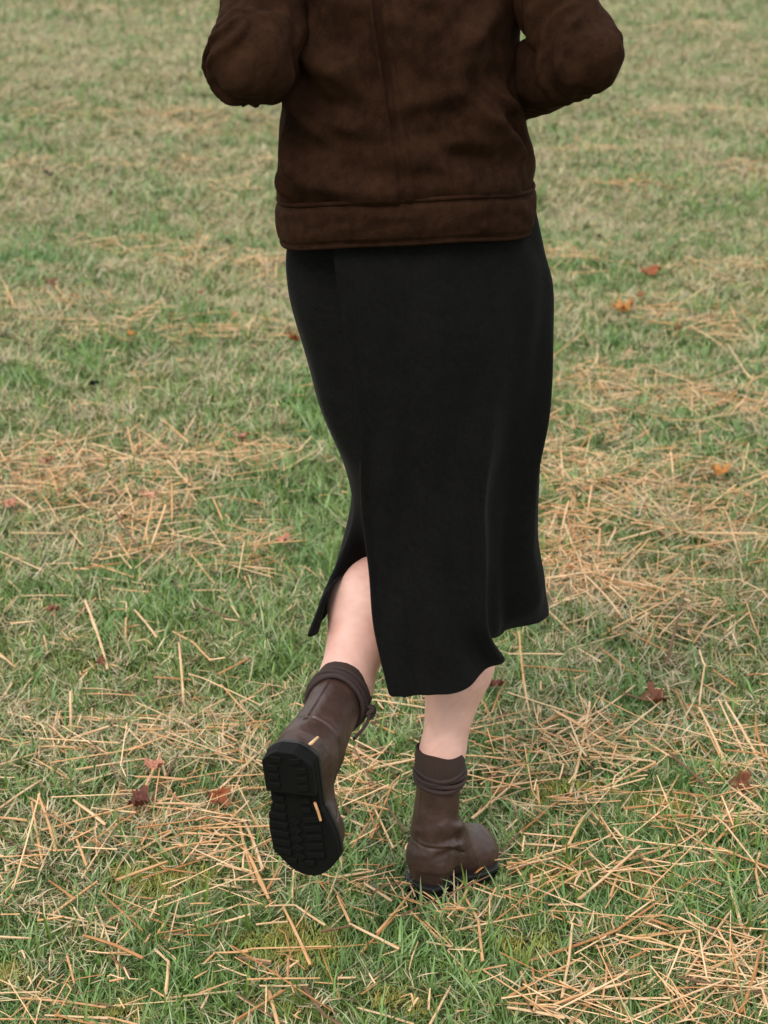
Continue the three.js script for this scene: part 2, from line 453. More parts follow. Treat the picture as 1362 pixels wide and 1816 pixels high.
[9,2,0,431,20,155,395,28,143],
[0,0,0,-632,15,-301,-591,17,-317],
];
const MORE_STRAWS = [
[0,-371,20,-1818,-434,30,-1849],
[0,418,24,-764,377,30,-807],
[1,-510,8,-873,-516,39,-928],
[3,705,18,-1773,762,29,-1881],
[0,-235,29,141,-198,34,133],
[0,-27,8,-285,-31,30,-333],
[1,177,27,-426,221,37,-423],
[0,531,16,-1076,583,22,-1117],
[1,487,18,-882,525,23,-973],
[0,-760,15,-1130,-810,22,-1214],
[1,-675,19,-2102,-641,23,-2224],
[0,-595,16,-509,-598,20,-597],
[3,282,17,-433,314,18,-507],
[2,414,17,-1836,466,24,-1943],
[1,785,14,-1558,817,32,-1662],
[1,-317,16,-68,-320,20,-135],
[0,-80,16,-282,-42,22,-298],
[0,-687,18,-1596,-744,21,-1686],
[1,-784,15,-1028,-770,18,-1117],
[0,-627,20,-1694,-680,26,-1792],
[0,-472,15,-552,-445,25,-594],
[0,164,16,-302,199,21,-334],
[0,497,30,-1030,468,37,-1093],
[1,-332,27,164,-318,23,109],
[0,-472,26,134,-440,22,124],
[1,-259,23,-439,-298,25,-469],
[0,359,25,-396,358,27,-473],
[1,-301,15,301,-330,20,281],
[0,62,8,324,65,25,297],
[3,-823,8,-1988,-829,47,-2044],
[0,-577,23,-1447,-550,20,-1538],
[1,-371,28,-1530,-399,40,-1620],
[2,19,29,-475,-14,26,-518],
[0,-546,21,-1251,-581,31,-1321],
[1,-709,20,-762,-747,26,-810],
[0,-683,16,-663,-670,17,-729],
[3,-309,23,-903,-336,28,-979],
[0,-519,26,-2148,-498,38,-2249],
[1,-659,15,-834,-678,23,-906],
[0,-710,16,-774,-752,13,-830],
[1,193,26,-30,222,37,-13],
[1,8,19,-301,31,29,-328],
[2,353,25,234,378,32,229],
[0,34,30,359,47,34,334],
[1,-262,18,222,-245,26,208],
[0,340,26,-405,329,31,-446],
[1,-577,18,-753,-555,15,-790],
[3,59,25,-461,39,29,-486],
[0,-705,26,-633,-697,35,-665],
[1,-43,22,-612,-22,23,-635],
[1,-835,16,-2369,-860,27,-2428],
];
const PATCHES = [ // centre x, z, radius x, radius z (mm), pieces
[-813,-1900,154,148,80],
[-537,-1942,169,151,110],
[-360,-2027,129,97,70],
[-752,-1683,147,116,70],
[-544,-1627,106,133,80],
[-848,-1780,96,100,50],
[-284,-1942,71,107,40],
[-613,-1450,153,178,40],
[-540,-1366,75,84,40],
[-288,-1349,87,135,50],
[407,-1450,77,215,150],
[481,-1191,132,142,120],
[593,-1131,131,122,60],
[693,-1665,187,195,130],
[803,-1942,183,173,90],
[504,-1780,109,162,90],
[795,-1484,103,180,70],
[450,-1942,71,173,50],
[405,-1161,72,124,60],
[592,-960,171,113,70],
[-275,-128,73,72,60],
[-349,-145,83,72,50],
[-444,-163,101,73,40],
[-221,-9,53,67,30],
[-552,-455,140,87,50],
[-360,-541,154,114,60],
[-256,-372,78,125,50],
[-40,-352,58,103,90],
[-1,-218,56,95,50],
[9,-563,62,139,30],
[-53,39,52,48,30],
[126,116,68,61,40],
[51,39,61,65,20],
[298,-434,120,108,110],
[415,-413,89,85,80],
[610,-455,60,154,60],
[602,-293,57,79,60],
[222,-332,58,81,50],
[299,-218,103,95,50],
[427,313,127,54,130],
[509,246,57,85,70],
[252,313,95,40,60],
[525,-163,101,73,80],
[441,-26,115,67,50],
[238,-26,62,67,40],
[354,116,169,93,60],
[-458,326,95,33,40],
[-366,101,136,94,40],
[-145,273,72,69,25],
[-549,-26,71,102,25],
[-1135,-3461,164,129,60],
[-826,-3191,158,146,80],
[-701,-4075,200,154,60],
[-419,-4033,119,152,60],
[-912,-4335,186,128,60],
[-418,-3127,156,129,50],
[641,-2657,129,139,90],
[884,-3391,181,155,80],
[1050,-3191,158,166,80],
[644,-4159,121,176,60],
[804,-2448,186,156,80],
[1241,-3992,138,168,40],
[944,-2448,124,156,50],
[567,-2253,135,145,60],
[-1314,-7188,627,174,120],
[-824,-6777,383,160,90],
[-1643,-7103,339,136,60],
[1116,-5474,262,145,70],
[991,-6325,288,146,70],
[-1542,-5847,199,158,40],
[-996,-5847,348,158,60],
[2155,-10595,417,246,60],
[-2356,-12101,504,188,60],
[-1581,-11917,373,183,50],
[-621,-5474,143,170,40],
[1587,-5847,149,199,40],
[1504,-7362,435,143,80],
[-506,-5979,101,135,30],
];
const LEAVES = [ // x, z, size in mm, colour, label
[502, -592, 54, 0, "crumpled red-brown leaf right of the skirt hem"],
[-278, -229, 43, 1, "bright orange-red leaf lying left of the raised boot"],
[-406, -207, 50, 2, "dark red-brown curled leaf under straw at left"],
[-394, -320, 39, 4, "pale pinkish leaf above the dark red leaf"],
[204, -632, 36, 2, "dark red leaf just right of the planted calf"],
[-265, -3000, 48, 1, "orange leaf half hidden beside the skirt on its left"],
[913, -3854, 70, 1, "flat orange leaf in open grass upper right"],
[759, -3331, 68, 5, "thin golden leaf below the flat orange leaf"],
[844, -3542, 30, 1, "tiny orange leaf fragment at upper right"],
[-673, -1010, 35, 0, "small brown leaf at the left edge above the boots"],
[-221, -1380, 35, 4, "pink-red leaf near the skirt slit on the left"],
[-553, -1642, 40, 4, "pinkish brown leaf in the left straw band"],
[-824, -1874, 42, 4, "faded pink-brown leaf at the left end of the straw band"],
[-876, -1594, 37, 4, "faded leaf cut by the left picture edge"],
[-368, -2088, 41, 4, "pale pink leaf above the straw band"],
[-476, -2101, 23, 3, "small black leaf above the straw band"],
[-807, -2566, 38, 3, "grey-black leaf in green grass at left"],
[-1431, -5555, 53, 3, "dark leaf far off at upper left"],
[792, -4404, 27, 3, "tiny black leaf just right of the skirt top"],
[597, -283, 44, 0, "brown leaf inside the straw tuft at the right edge"],
[818, -1825, 47, 5, "ochre leaf among pale straw on the right"],
[-179, -1710, 16, 2, "tiny dark red leaf left of the skirt slit"],
[-601, -3571, 24, 1, "tiny orange leaf in the middle distance at left"],
[-543, -758, 24, 0, "small brown scrap of leaf beside a long straw"],
[902, -3119, 35, 0, "small rusty leaf in the middle distance at right"],
[-1120, -3714, 45, 0, "brown leaf far off at the left edge"],
[398, -1218, 15, 1, "tiny orange leaf close to the skirt on its right"],
[617, -1407, 18, 2, "tiny maroon leaf among pale straw at right"],
[-766, -3069, 34, 5, "small ochre leaf in the distant straw at left"],
];
const MOSS = [ // x, z, radius x, radius z (mm)
[-344,-9,79,58],
[-117,175,66,59],
[-379,326,71,29],
[-143,313,47,27],
[314,-283,67,49],
[470,-236,66,42],
[401,15,52,32],
[-535,246,32,28],
[282,-26,53,50],
[-216,175,41,37],
[15,313,40,20],
[215,175,50,29],
];
// how strawy / how green the lawn is at a point
const straw = (x, z) => { let s = 0; for (const [px, pz, rx, rz] of PATCHES) { const a = (x * 1000 - px) / rx, b = (z * 1000 - pz) / rz, q = a * a + b * b; if (q < 4) s += Math.exp(-q * 1.2); } return s; };
const mossy = (x, z) => { let s = 0; for (const [px, pz, rx, rz] of MOSS) { const a = (x * 1000 - px) / rx, b = (z * 1000 - pz) / rz, q = a * a + b * b + 0.5 * n2(x * 14, z * 14); if (q < 1.6) s = Math.max(s, 1 - q / 1.6); } return s; };

function bladeInto(P, N, C, I, x, z, len, wid, az, lean, curl, col, twist) {
  const seg = 3, ca = Math.cos(az), sa = Math.sin(az), b0 = P.length / 3; let px = 0, py = 0, a = lean;
  const side = az + Math.PI / 2 + twist, sx = Math.cos(side), sz = Math.sin(side);
  for (let s = 0; s <= seg; s++) {
    const w = wid * 0.5 * [0.8, 1, 0.72, 0.04][s], bx = x + ca * px, bz = z + sa * px;
    const nx = -ca * Math.cos(a), ny = Math.sin(a), nz = -sa * Math.cos(a);
    P.push(bx + sx * w, py, bz + sz * w, bx - sx * w, py, bz - sz * w); N.push(nx + sx * 0.3, ny, nz + sz * 0.3, nx - sx * 0.3, ny, nz - sz * 0.3); C.push(...col, ...col);
    if (s < seg) { const k = b0 + s * 2; I.push(k, k + 1, k + 3, k, k + 3, k + 2); }
    px += Math.sin(a) * len / seg; py += Math.cos(a) * len / seg; py = Math.max(py, 0.002); a += curl / seg;
  }
}
function tuftGeo(seed, n, rad, len, wid, leanR, curlR, cols) {
  const r = rng(seed), P = [], N = [], C = [], I = [];
  for (let i = 0; i < n; i++) {
    const az = r() * 6.283, d = Math.sqrt(r()) * rad, a = r() * 6.283, c = cols[Math.floor(r() * cols.length)], k = 0.75 + 0.5 * r();
    bladeInto(P, N, C, I, Math.cos(a) * d, Math.sin(a) * d, lerp(len[0], len[1], Math.pow(r(), 1.4)), lerp(wid[0], wid[1], r()), az, lerp(leanR[0], leanR[1], r()), lerp(curlR[0], curlR[1], r()), c.map((v) => v * k), (r() - 0.5) * 1.6);
  }
  const g = new THREE.BufferGeometry(); g.setAttribute('position', new THREE.Float32BufferAttribute(P, 3)); g.setAttribute('normal', new THREE.Float32BufferAttribute(N, 3)); g.setAttribute('color', new THREE.Float32BufferAttribute(C, 3)); g.setIndex(I); g.computeVertexNormals(); return g;
}
const GREENS = [[0.135, 0.23, 0.058], [0.17, 0.265, 0.075], [0.11, 0.2, 0.052], [0.225, 0.31, 0.11], [0.34, 0.38, 0.2], [0.16, 0.225, 0.05]], DRY = [[0.5, 0.42, 0.27], [0.62, 0.54, 0.38], [0.42, 0.35, 0.22], [0.4, 0.4, 0.23], [0.36, 0.26, 0.14]], MOSSES = [[0.32, 0.33, 0.09], [0.4, 0.4, 0.13], [0.25, 0.27, 0.07]];
const grassMat = new THREE.MeshPhysicalMaterial({ vertexColors: true, roughness: 0.38, side: THREE.DoubleSide, specularIntensity: 1 });
const dryMat = new THREE.MeshStandardMaterial({ vertexColors: true, roughness: 0.8, side: THREE.DoubleSide });
const kinds = {
  short: { mat: grassMat, geos: [1, 2, 3, 4].map((s) => tuftGeo(s, 20, 0.022, [0.016, 0.042], [0.0014, 0.0026], [0.15, 1.25], [0.2, 1.3], GREENS)) },
  tall: { mat: grassMat, geos: [5, 6, 7].map((s) => tuftGeo(s, 13, 0.014, [0.03, 0.075], [0.0022, 0.004], [0.05, 0.8], [0.2, 1.5], GREENS)) },
  thatch: { mat: dryMat, geos: [8, 9, 10].map((s) => tuftGeo(s, 14, 0.026, [0.015, 0.05], [0.0012, 0.0026], [0.7, 1.55], [-0.4, 0.8], DRY)) },
  moss: { mat: dryMat, geos: [13, 14].map((s) => tuftGeo(s, 40, 0.016, [0.006, 0.016], [0.0012, 0.002], [0.0, 1.2], [0, 1], MOSSES)) },
};
const bins = {}; for (const k in kinds) bins[k] = kinds[k].geos.map(() => []);
{
  const r = rng(77), M = new THREE.Matrix4(), Q = new THREE.Quaternion(), E = new THREE.Euler();
  const put = (k, x, z, s, col, sy = 1, lift = 0) => { E.set((r() - 0.5) * 0.3, r() * 6.283, (r() - 0.5) * 0.3); Q.setFromEuler(E); M.compose(V(x, ground(x, z) - 0.002 + lift, z), Q, V(s, s * sy, s)); bins[k][Math.floor(r() * bins[k].length)].push([M.clone(), col]); };
  for (const [z1, z0, sp, sc] of [[1.35, -1.6, 0.0185, 1], [-1.6, -5, 0.025, 1.12], [-5, -11, 0.036, 1.35], [-11, -20, 0.056, 1.8]]) {
    for (let z = z0; z < z1; z += sp) {
      const half = (2.575 - z) * 0.235 + (z > -5 ? 1.0 : 0.6);
      for (let x = -half; x < half; x += sp) {
        const px = x + (r() - 0.5) * sp * 1.4, pz = z + (r() - 0.5) * sp * 1.4;
        const green = 0.5 + 0.5 * (0.75 * n2(px * 1.1 + 20, pz * 0.9) + 0.6 * n2(px * 3.6, pz * 3 + 8)), st = straw(px, pz), ms = mossy(px, pz);
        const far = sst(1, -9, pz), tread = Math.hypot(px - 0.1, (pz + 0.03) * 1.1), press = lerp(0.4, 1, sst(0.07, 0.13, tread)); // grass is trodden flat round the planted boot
        if (tread < 0.062) continue;
        if (ms > 0.12 + 0.3 * r()) { put('moss', px, pz, sc * (0.8 + 0.6 * r()), [0.9 + 0.3 * r(), 0.9 + 0.25 * r(), 0.9], 1, 0.012 * ms); if (r() < 0.82) continue; }
        const thatchOdds = clamp(0.15 + 0.46 * far - 0.4 * (green - 0.5) + 0.14 * Math.min(st, 1.4));  // dead grass clumps grow commoner with distance, in less green spots and near straw
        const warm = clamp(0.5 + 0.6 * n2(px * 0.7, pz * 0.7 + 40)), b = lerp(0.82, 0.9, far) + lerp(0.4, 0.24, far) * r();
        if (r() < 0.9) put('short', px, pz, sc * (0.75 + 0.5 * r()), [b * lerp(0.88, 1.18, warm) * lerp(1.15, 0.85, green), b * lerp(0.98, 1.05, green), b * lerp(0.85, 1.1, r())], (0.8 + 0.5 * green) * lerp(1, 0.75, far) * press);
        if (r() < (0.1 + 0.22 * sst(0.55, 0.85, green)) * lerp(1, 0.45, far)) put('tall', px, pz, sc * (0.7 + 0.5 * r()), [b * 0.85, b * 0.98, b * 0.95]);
        if (r() < thatchOdds) put('thatch', px, pz, sc * (0.7 + 0.6 * r()), [b, b * lerp(0.94, 1.04, r()), b * lerp(0.85, 1.1, r())], 1, 0.006 + 0.018 * r());
      }
    }
  }
}
const grassNames = { short: ['grass', 'short wet green lawn grass covering the whole field', 'grass'], tall: ['long_grass', 'longer blades of grass standing in the lawn', 'grass'], thatch: ['dry_grass', 'pale dead grass blades matted through the lawn', 'dry grass'], moss: ['moss', 'yellow green moss cushions in the foreground grass', 'moss'] };
function instanced(list, geo, mat, parent, name) {
  const im = new THREE.InstancedMesh(geo, mat, list.length), c = new THREE.Color();
  list.forEach(([m, col], i) => { im.setMatrixAt(i, m); im.setColorAt(i, c.setRGB(...col)); });
  im.name = name; im.castShadow = im.receiveShadow = true; im.userData.kind = 'stuff'; parent.add(im); return im;
}
let blades = 0;
for (const k in kinds) {
  const g = new THREE.Group(); g.name = grassNames[k][0]; tag(g, grassNames[k][1], grassNames[k][2], null, 'stuff'); scene.add(g);
  kinds[k].geos.forEach((geo, i) => { if (bins[k][i].length) { instanced(bins[k][i], geo, kinds[k].mat, g, grassNames[k][0] + '_clump'); blades += bins[k][i].length; } });
}
console.log('grass clumps', blades);

// ---------------------------------------------------------------- straw
const strawTex = gridTexture(256, (u, v) => { // u round the stalk, v along it: fibres, nodes' stains
  const f = 0.5 + 0.5 * tileNoise(u, v * 0.06, 40), s = sst(0.25, 0.8, 0.5 + 0.5 * tileNoise(u * 0.5, v, 5)), k = 0.86 + 0.14 * f - 0.16 * s * f;
  return [k, k * (0.99 - 0.07 * s), k * (0.98 - 0.12 * s)];
}, true);
const strawBump = gridTexture(128, (u, v) => { const f = 0.5 + 0.5 * tileNoise(u, v * 0.05, 34); return [f, f, f]; });
const STRAW_TONES = [['pale', [0.93, 0.68, 0.41]], ['tan', [0.83, 0.51, 0.25]], ['orange-brown', [0.58, 0.29, 0.11]], ['dark brown', [0.2, 0.115, 0.06]]];
const strawMats = STRAW_TONES.map(([, c]) => new THREE.MeshStandardMaterial({ color: new THREE.Color().setRGB(...c), map: strawTex, bumpMap: strawBump, bumpScale: 0.0004, roughness: 0.6, side: THREE.DoubleSide }));
function stalk(pts, r0, seed) { // hollow-cut stalk along a polyline, one node ring, flattened a little
  const r = rng(seed), path = [], n = pts.length;
  for (let i = 0; i < n - 1; i++) { const a = pts[i], b = pts[i + 1], L = a.distanceTo(b), q = Math.max(2, Math.min(5, Math.ceil(L / 0.05))), bow = V((r() - 0.5), (r() - 0.3) * 0.5, (r() - 0.5)).multiplyScalar(L * 0.035); for (let k = i ? 1 : 0; k <= q; k++) { const t = k / q; path.push(a.clone().lerp(b, t).addScaledVector(bow, 4 * t * (1 - t))); } }
  const P = [], N = [], U = [], I = [], S = 6, flat = 0.6 + 0.4 * r(), taper = 0.65 + 0.3 * r(); let len = 0; const ph = r();
  path.forEach((p, i) => {
    const d = path[Math.min(i + 1, path.length - 1)].clone().sub(path[Math.max(i - 1, 0)]).normalize(), s = V(0, 1, 0).cross(d); if (s.lengthSq() < 0.01) s.set(1, 0, 0); s.normalize(); const u = d.clone().cross(s);
    if (i) len += p.distanceTo(path[i - 1]); const rr = r0 * lerp(1, taper, i / (path.length - 1)) * (0.92 + 0.16 * r());
    for (let k = 0; k <= S; k++) { const a = k / S * 6.2832, o = s.clone().multiplyScalar(Math.cos(a)).addScaledVector(u, Math.sin(a) * flat); P.push(p.x + o.x * rr, p.y + o.y * rr, p.z + o.z * rr); N.push(o.x, o.y, o.z); U.push(k / S, ph + len / 0.25); }
  });
  const w = S + 1; for (let i = 0; i < path.length - 1; i++) for (let k = 0; k < S; k++) { const a = i * w + k; I.push(a, a + w, a + 1, a + 1, a + w, a + w + 1); }
  for (const i of [0, path.length - 1]) for (let k = 1; k < S - 1; k++) I.push(i * w, i * w + k, i * w + k + 1);
  const g = new THREE.BufferGeometry(); g.setAttribute('position', new THREE.Float32BufferAttribute(P, 3)); g.setAttribute('normal', new THREE.Float32BufferAttribute(N, 3)); g.setAttribute('uv', new THREE.Float32BufferAttribute(U, 2)); g.setIndex(I); g.computeVertexNormals(); return g;
}
function stalkThing(row, tone, seed, label, group) {
  const pts = []; for (let i = 0; i < row.length; i += 3) { const x = row[i] / 1000, z = row[i + 2] / 1000; pts.push(V(x, row[i + 1] / 1000 + ground(x, z), z)); }
  const o = pts[0].clone(), m = mesh('straw_stalk', stalk(pts.map((p) => p.clone().sub(o)), 0.0018 + 0.0011 * rng(seed)(), seed), strawMats[tone], scene, true);
  m.position.copy(o); tag(m, label, 'straw', group); return m;
}
const ORDER = ['leftmost', 'second from left', 'third from left', 'fourth from left', 'fifth from left', 'sixth from left', 'seventh from left', 'eighth from left', 'ninth from left', 'tenth from left'];
{
  const sets = {};
  STRAWS.forEach(([zone, tone, kind, ...row], i) => {
    const a = V(...row.slice(0, 3)), b = V(...row.slice(-3)), L = a.distanceTo(b), size = L > 200 ? 'long' : L > 110 ? 'midsize' : 'short', shape = ['straight', 'kinked', 'upright'][kind];
    const side = (p) => p.x / (2575 - p.z), near = a.z > b.z ? a : b, away = near === a ? b : a, slope = (side(away) - side(near)) * (2575 - near.z), lie = kind === 2 ? '' : Math.abs(b.z - a.z) < 0.35 * Math.abs(b.x - a.x) ? ' lying level' : slope > 0 ? ' slanting right' : ' slanting left';
    const label = `${size} ${shape} ${STRAW_TONES[tone][0]} straw${lie} ${ZONES[zone]}`;
    (sets[label] ??= []).push({ row, tone, i, x: side(a) + side(b), group: `straw stalks ${ZONES[zone]}` });
  });
  for (const [label, list] of Object.entries(sets)) {
    list.sort((p, q) => p.x - q.x);
    list.forEach((s, k) => stalkThing(s.row, s.tone, 900 + s.i, list.length > 1 ? `${label}, ${ORDER[k]}` : label, s.group));
  }
}
{ // the rest of the straw: short broken pieces, beyond counting
  const r = rng(31), parts = [0, 1, 2, 3, 4, 5].map((k) => stalk(k > 2 ? [V(-0.5, 0, 0), V(0.3 * (k - 4), 0.02, 0.07 * (k - 3.4)), V(0.5, 0, -0.1 * (k - 4.4))].map((v) => v.multiplyScalar(0.1)) : [V(-0.05, 0, 0), V(0.05, 0, 0)], 0.0021, 50 + k));
  const lists = parts.map(() => []), M = new THREE.Matrix4(), Q = new THREE.Quaternion(), E = new THREE.Euler();
  const one = (x, z, size, wide = 1) => {
    const t = r(), c = t < 0.45 ? STRAW_TONES[0][1] : t < 0.8 ? STRAW_TONES[1][1] : t < 0.95 ? STRAW_TONES[2][1] : STRAW_TONES[3][1], b = 0.85 + 0.3 * r();
    E.set(0, r() * 6.283, (r() - 0.5) * (r() < 0.12 ? 1.2 : 0.25), 'YXZ'); Q.setFromEuler(E); const h = 0.012 + 0.022 * r() + Math.abs(Math.sin(E.z)) * size * 0.5;
    M.compose(V(x, ground(x, z) + h, z), Q, V(size / 0.1, wide, wide)); lists[Math.floor(r() * lists.length)].push([M.clone(), c.map((v) => v * b)]);
  };
  for (const [px, pz, rx, rz, n] of PATCHES) for (let i = 0; i < n * lerp(0.45, 0.95, sst(-0.2, -2, pz / 1000)) * (pz < -4500 ? 0.7 : 1); i++) {
    const a = r() * 6.283, d = Math.sqrt(-Math.log(1 - 0.93 * r()) / 1.6), x = (px + 1.25 * rx * d * Math.cos(a)) / 1000, z = (pz + 1.3 * rz * d * Math.sin(a)) / 1000; if (z > 1.3 || z < -14) continue;
    one(x, z, 0.04 + 0.15 * Math.pow(r(), 1.6), (0.35 + 0.5 * r()) * lerp(1, 1.5, sst(-2, -9, z)));
  }
  for (let i = 0; i < 1700; i++) { const z = 1.2 - Math.pow(r(), 1.3) * 13, half = (2.575 - z) * 0.22 + 0.3, x = (r() * 2 - 1) * half; one(x, z, 0.02 + 0.07 * r() * r(), 0.4 + 0.6 * r()); }
  for (let i = 0; i < 2600; i++) { const z = 1.2 - r() * 3.4, half = (2.575 - z) * 0.22 + 0.3, x = (r() * 2 - 1) * half; if (r() < 0.25 + straw(x, z)) one(x, z, 0.012 + 0.03 * r(), 0.25 + 0.5 * r()); }
  const g = new THREE.Group(); g.name = 'straw_litter'; tag(g, 'loose broken bits of straw scattered through the grass', 'straw litter', null, 'stuff'); scene.add(g);
  const base = new THREE.MeshStandardMaterial({ map: strawTex, roughness: 0.65, side: THREE.DoubleSide });
  lists.forEach((l, i) => instanced(l, parts[i], base, g, 'straw_piece'));
  const extra = MORE_STRAWS.map(([tone, ...row], i) => { const pts = []; for (let k = 0; k < row.length; k += 3) { const x = row[k] / 1000, z = row[k + 2] / 1000; pts.push(V(x, row[k + 1] / 1000 + ground(x, z), z)); } return paint(stalk(pts, 0.002, 1500 + i), () => STRAW_TONES[tone][1]); });
  const em = mesh('straw_piece', mergeGeometries(extra), new THREE.MeshStandardMaterial({ map: strawTex, vertexColors: true, roughness: 0.65, side: THREE.DoubleSide }), g); em.userData.kind = 'stuff';
}

// ---------------------------------------------------------------- dew on the blades near the camera
{
  const r = rng(91), M = new THREE.Matrix4(), Q = new THREE.Quaternion(), list = [];
  for (let i = 0; i < 5200; i++) { const z = 1.25 - Math.pow(r(), 1.2) * 3.2, half = (2.575 - z) * 0.21 + 0.2, x = (r() * 2 - 1) * half, s = 0.0006 + 0.0009 * r() * r(); M.compose(V(x, ground(x, z) + 0.014 + 0.022 * r(), z), Q, V(s, s * 0.9, s)); list.push([M.clone(), [1, 1, 1]]); }
  const g = new THREE.Group(); g.name = 'dew'; tag(g, 'tiny drops of water on the grass blades', 'dew', null, 'stuff'); scene.add(g);
  instanced(list, new THREE.IcosahedronGeometry(1, 2), new THREE.MeshPhysicalMaterial({ color: 0xffffff, roughness: 0.03, transmission: 1, thickness: 0.002, ior: 1.33 }), g, 'dew_drop');
}

// ---------------------------------------------------------------- fallen leaves
const LEAF_TONES = [[0.2, 0.075, 0.035], [0.31, 0.1, 0.032], [0.13, 0.035, 0.02], [0.02, 0.02, 0.02], [0.5, 0.24, 0.16], [0.48, 0.22, 0.05]];
const leafMats = LEAF_TONES.map((c) => new THREE.MeshStandardMaterial({ color: new THREE.Color().setRGB(...c), vertexColors: true, roughness: 0.7, side: THREE.DoubleSide }));
LEAVES.forEach(([x, z, size, tone, label], i) => {
  const r = rng(400 + i), S = size / 1000 * 0.64, th = [], nA = 40, nR = 6, lobes = [0, 1.15, -1.15, 2.2, -2.2], curl = 0.5 + 0.9 * r(), ph = r() * 6.28;
  for (let a = 0; a < nA; a++) { const t = a / nA * 6.2832 - Math.PI; let q = 0.5; for (const l of lobes) { let d = Math.abs(t - l); d = Math.min(d, 6.2832 - d); q = Math.max(q, (Math.abs(l) > 2 ? 0.7 : 1) * (1.0 - d * 0.6)); } q *= 0.93 + 0.09 * Math.sin(t * 17 + ph) + 0.06 * Math.sin(t * 7 + 2 * ph); if (Math.abs(t) > 2.9) q *= 0.55; th.push([t, Math.max(q, 0.25)]); }
  const P = [], I = [], U = [];
  for (let k = 0; k <= nR; k++) for (let a = 0; a < nA; a++) { const [t, q] = th[a], d = q * k / nR * S, lx = Math.cos(t) * d, lz = Math.sin(t) * d, e = (lz / S), y = S * (curl * 0.55 * e * e + 0.35 * curl * Math.pow(lx / S, 2) * Math.sin(ph) + 0.28 * n2(lx / S * 1.6 + i, lz / S * 1.6) + 0.1 * n2(lx / S * 5 + i, lz / S * 5) + 0.05 * Math.abs(Math.sin(t * 2.7)) * k / nR); P.push(lx, y, lz); U.push(lx, lz); }
  for (let k = 0; k < nR; k++) for (let a = 0; a < nA; a++) { const b = (a + 1) % nA, p = k * nA; I.push(p + a, p + b, p + nA + b, p + a, p + nA + b, p + nA + a); }
  const g = new THREE.BufferGeometry(); g.setAttribute('position', new THREE.Float32BufferAttribute(P, 3)); g.setAttribute('uv', new THREE.Float32BufferAttribute(U, 2)); g.setIndex(I); g.computeVertexNormals();
  paint(g, (a, b, c) => { const k = 0.85 + 0.35 * n3(a * 160, c * 160, i) + 0.15 * n3(a * 600, c * 600, i); return [k, k * 0.95, k * 0.9]; });
  const t = new THREE.Group(); t.name = numbered('fallen_leaf'); tag(t, label, 'leaf', 'fallen leaves in the grass'); scene.add(t);
  mesh('leaf_blade', g, leafMats[tone], t);
  if (size > 24) mesh('leaf_stalk', tube([V(-0.25 * S, 0.02 * S, 0), V(-0.7 * S, 0.06 * S, 0.03 * S), V(-1.1 * S, 0.02 * S, 0.12 * S)], S * 0.025, 8, 5), leafMats[tone], t);
  t.position.set(x / 1000, ground(x / 1000, z / 1000) + 0.036, z / 1000); t.rotation.set((r() - 0.3) * 0.9, r() * 6.28, (r() - 0.5) * 0.7, 'YXZ');
});
const SKIRT = [[[-0.0679, 1.0541, 0.075],[-0.0082, 1.057, 0.088],[0.0586, 1.0575, 0.09],[0.1263, 1.053, 0.07],[0.1814, 1.044, 0.03],[0.2175, 1.0068, -0.03],[0.15, 1.06, -0.13],[0.05, 1.06, -0.165],[-0.06, 1.06, -0.13],[-0.131, 1.0068, -0.03],[-0.0329, 1.0541, 0.059]],
[[-0.0536, 0.9265, 0.09],[0.0067, 0.9315, 0.108],[0.0741, 0.9327, 0.112],[0.143, 0.9252, 0.085],[0.2003, 0.9099, 0.03],[0.2341, 0.924, -0.04],[0.17, 0.93, -0.15],[0.05, 0.93, -0.185],[-0.07, 0.93, -0.15],[-0.1265, 0.928, -0.04],[-0.0186, 0.9265, 0.074]],
[[-0.0337, 0.8004, 0.1],[0.0145, 0.8037, 0.11],[0.0754, 0.8044, 0.112],[0.1359, 0.7978, 0.092],[0.1911, 0.7714, 0.012],[0.2316, 0.7968, -0.05],[0.17, 0.8, -0.17],[0.05, 0.8, -0.21],[-0.05, 0.8, -0.18],[-0.0973, 0.7999, -0.04],[0.0013, 0.8004, 0.084]],
[[-0.0303, 0.6809, 0.1],[0.0147, 0.684, 0.108],[0.0729, 0.684, 0.108],[0.1285, 0.6802, 0.098],[0.1753, 0.645, 0.005],[0.2247, 0.6724, -0.06],[0.17, 0.68, -0.19],[0.05, 0.68, -0.235],[-0.03, 0.68, -0.2],[-0.0566, 0.676, -0.05],[0.0047, 0.6809, 0.084]],
[[-0.0197, 0.5827, 0.105],[0.0188, 0.5856, 0.112],[0.0761, 0.5856, 0.112],[0.1332, 0.5814, 0.102],[0.1663, 0.5409, 0.005],[0.2225, 0.572, -0.07],[0.18, 0.58, -0.2],[0.05, 0.58, -0.25],[-0.035, 0.58, -0.22],[-0.0458, 0.5804, -0.06],[-0.0261, 0.5286, -0.07]],
[[-0.0126, 0.502, 0.125],[0.0268, 0.5052, 0.132],[0.0821, 0.5029, 0.127],[0.1389, 0.4907, 0.1],[0.1656, 0.4429, -0.005],[0.2383, 0.486, -0.08],[0.19, 0.49, -0.21],[0.06, 0.49, -0.255],[-0.05, 0.49, -0.22],[-0.0912, 0.487, -0.01],[-0.0759, 0.5117, -0.005]],
[[0.0087, 0.409, 0.15],[0.0428, 0.4073, 0.15],[0.0988, 0.4113, 0.135],[0.1631, 0.4203, 0.05],[0.1714, 0.4246, -0.027],[0.2456, 0.4255, -0.095],[0.2, 0.41, -0.22],[0.06, 0.41, -0.26],[-0.06, 0.41, -0.22],[-0.1068, 0.4516, 0.03],[-0.0967, 0.4539, 0.037]]];
// ---------------------------------------------------------------- the person
const person = new THREE.Group(); person.name = 'person';
tag(person, 'person walking away in brown suede jacket, black slit skirt and brown ankle boots', 'person'); scene.add(person);

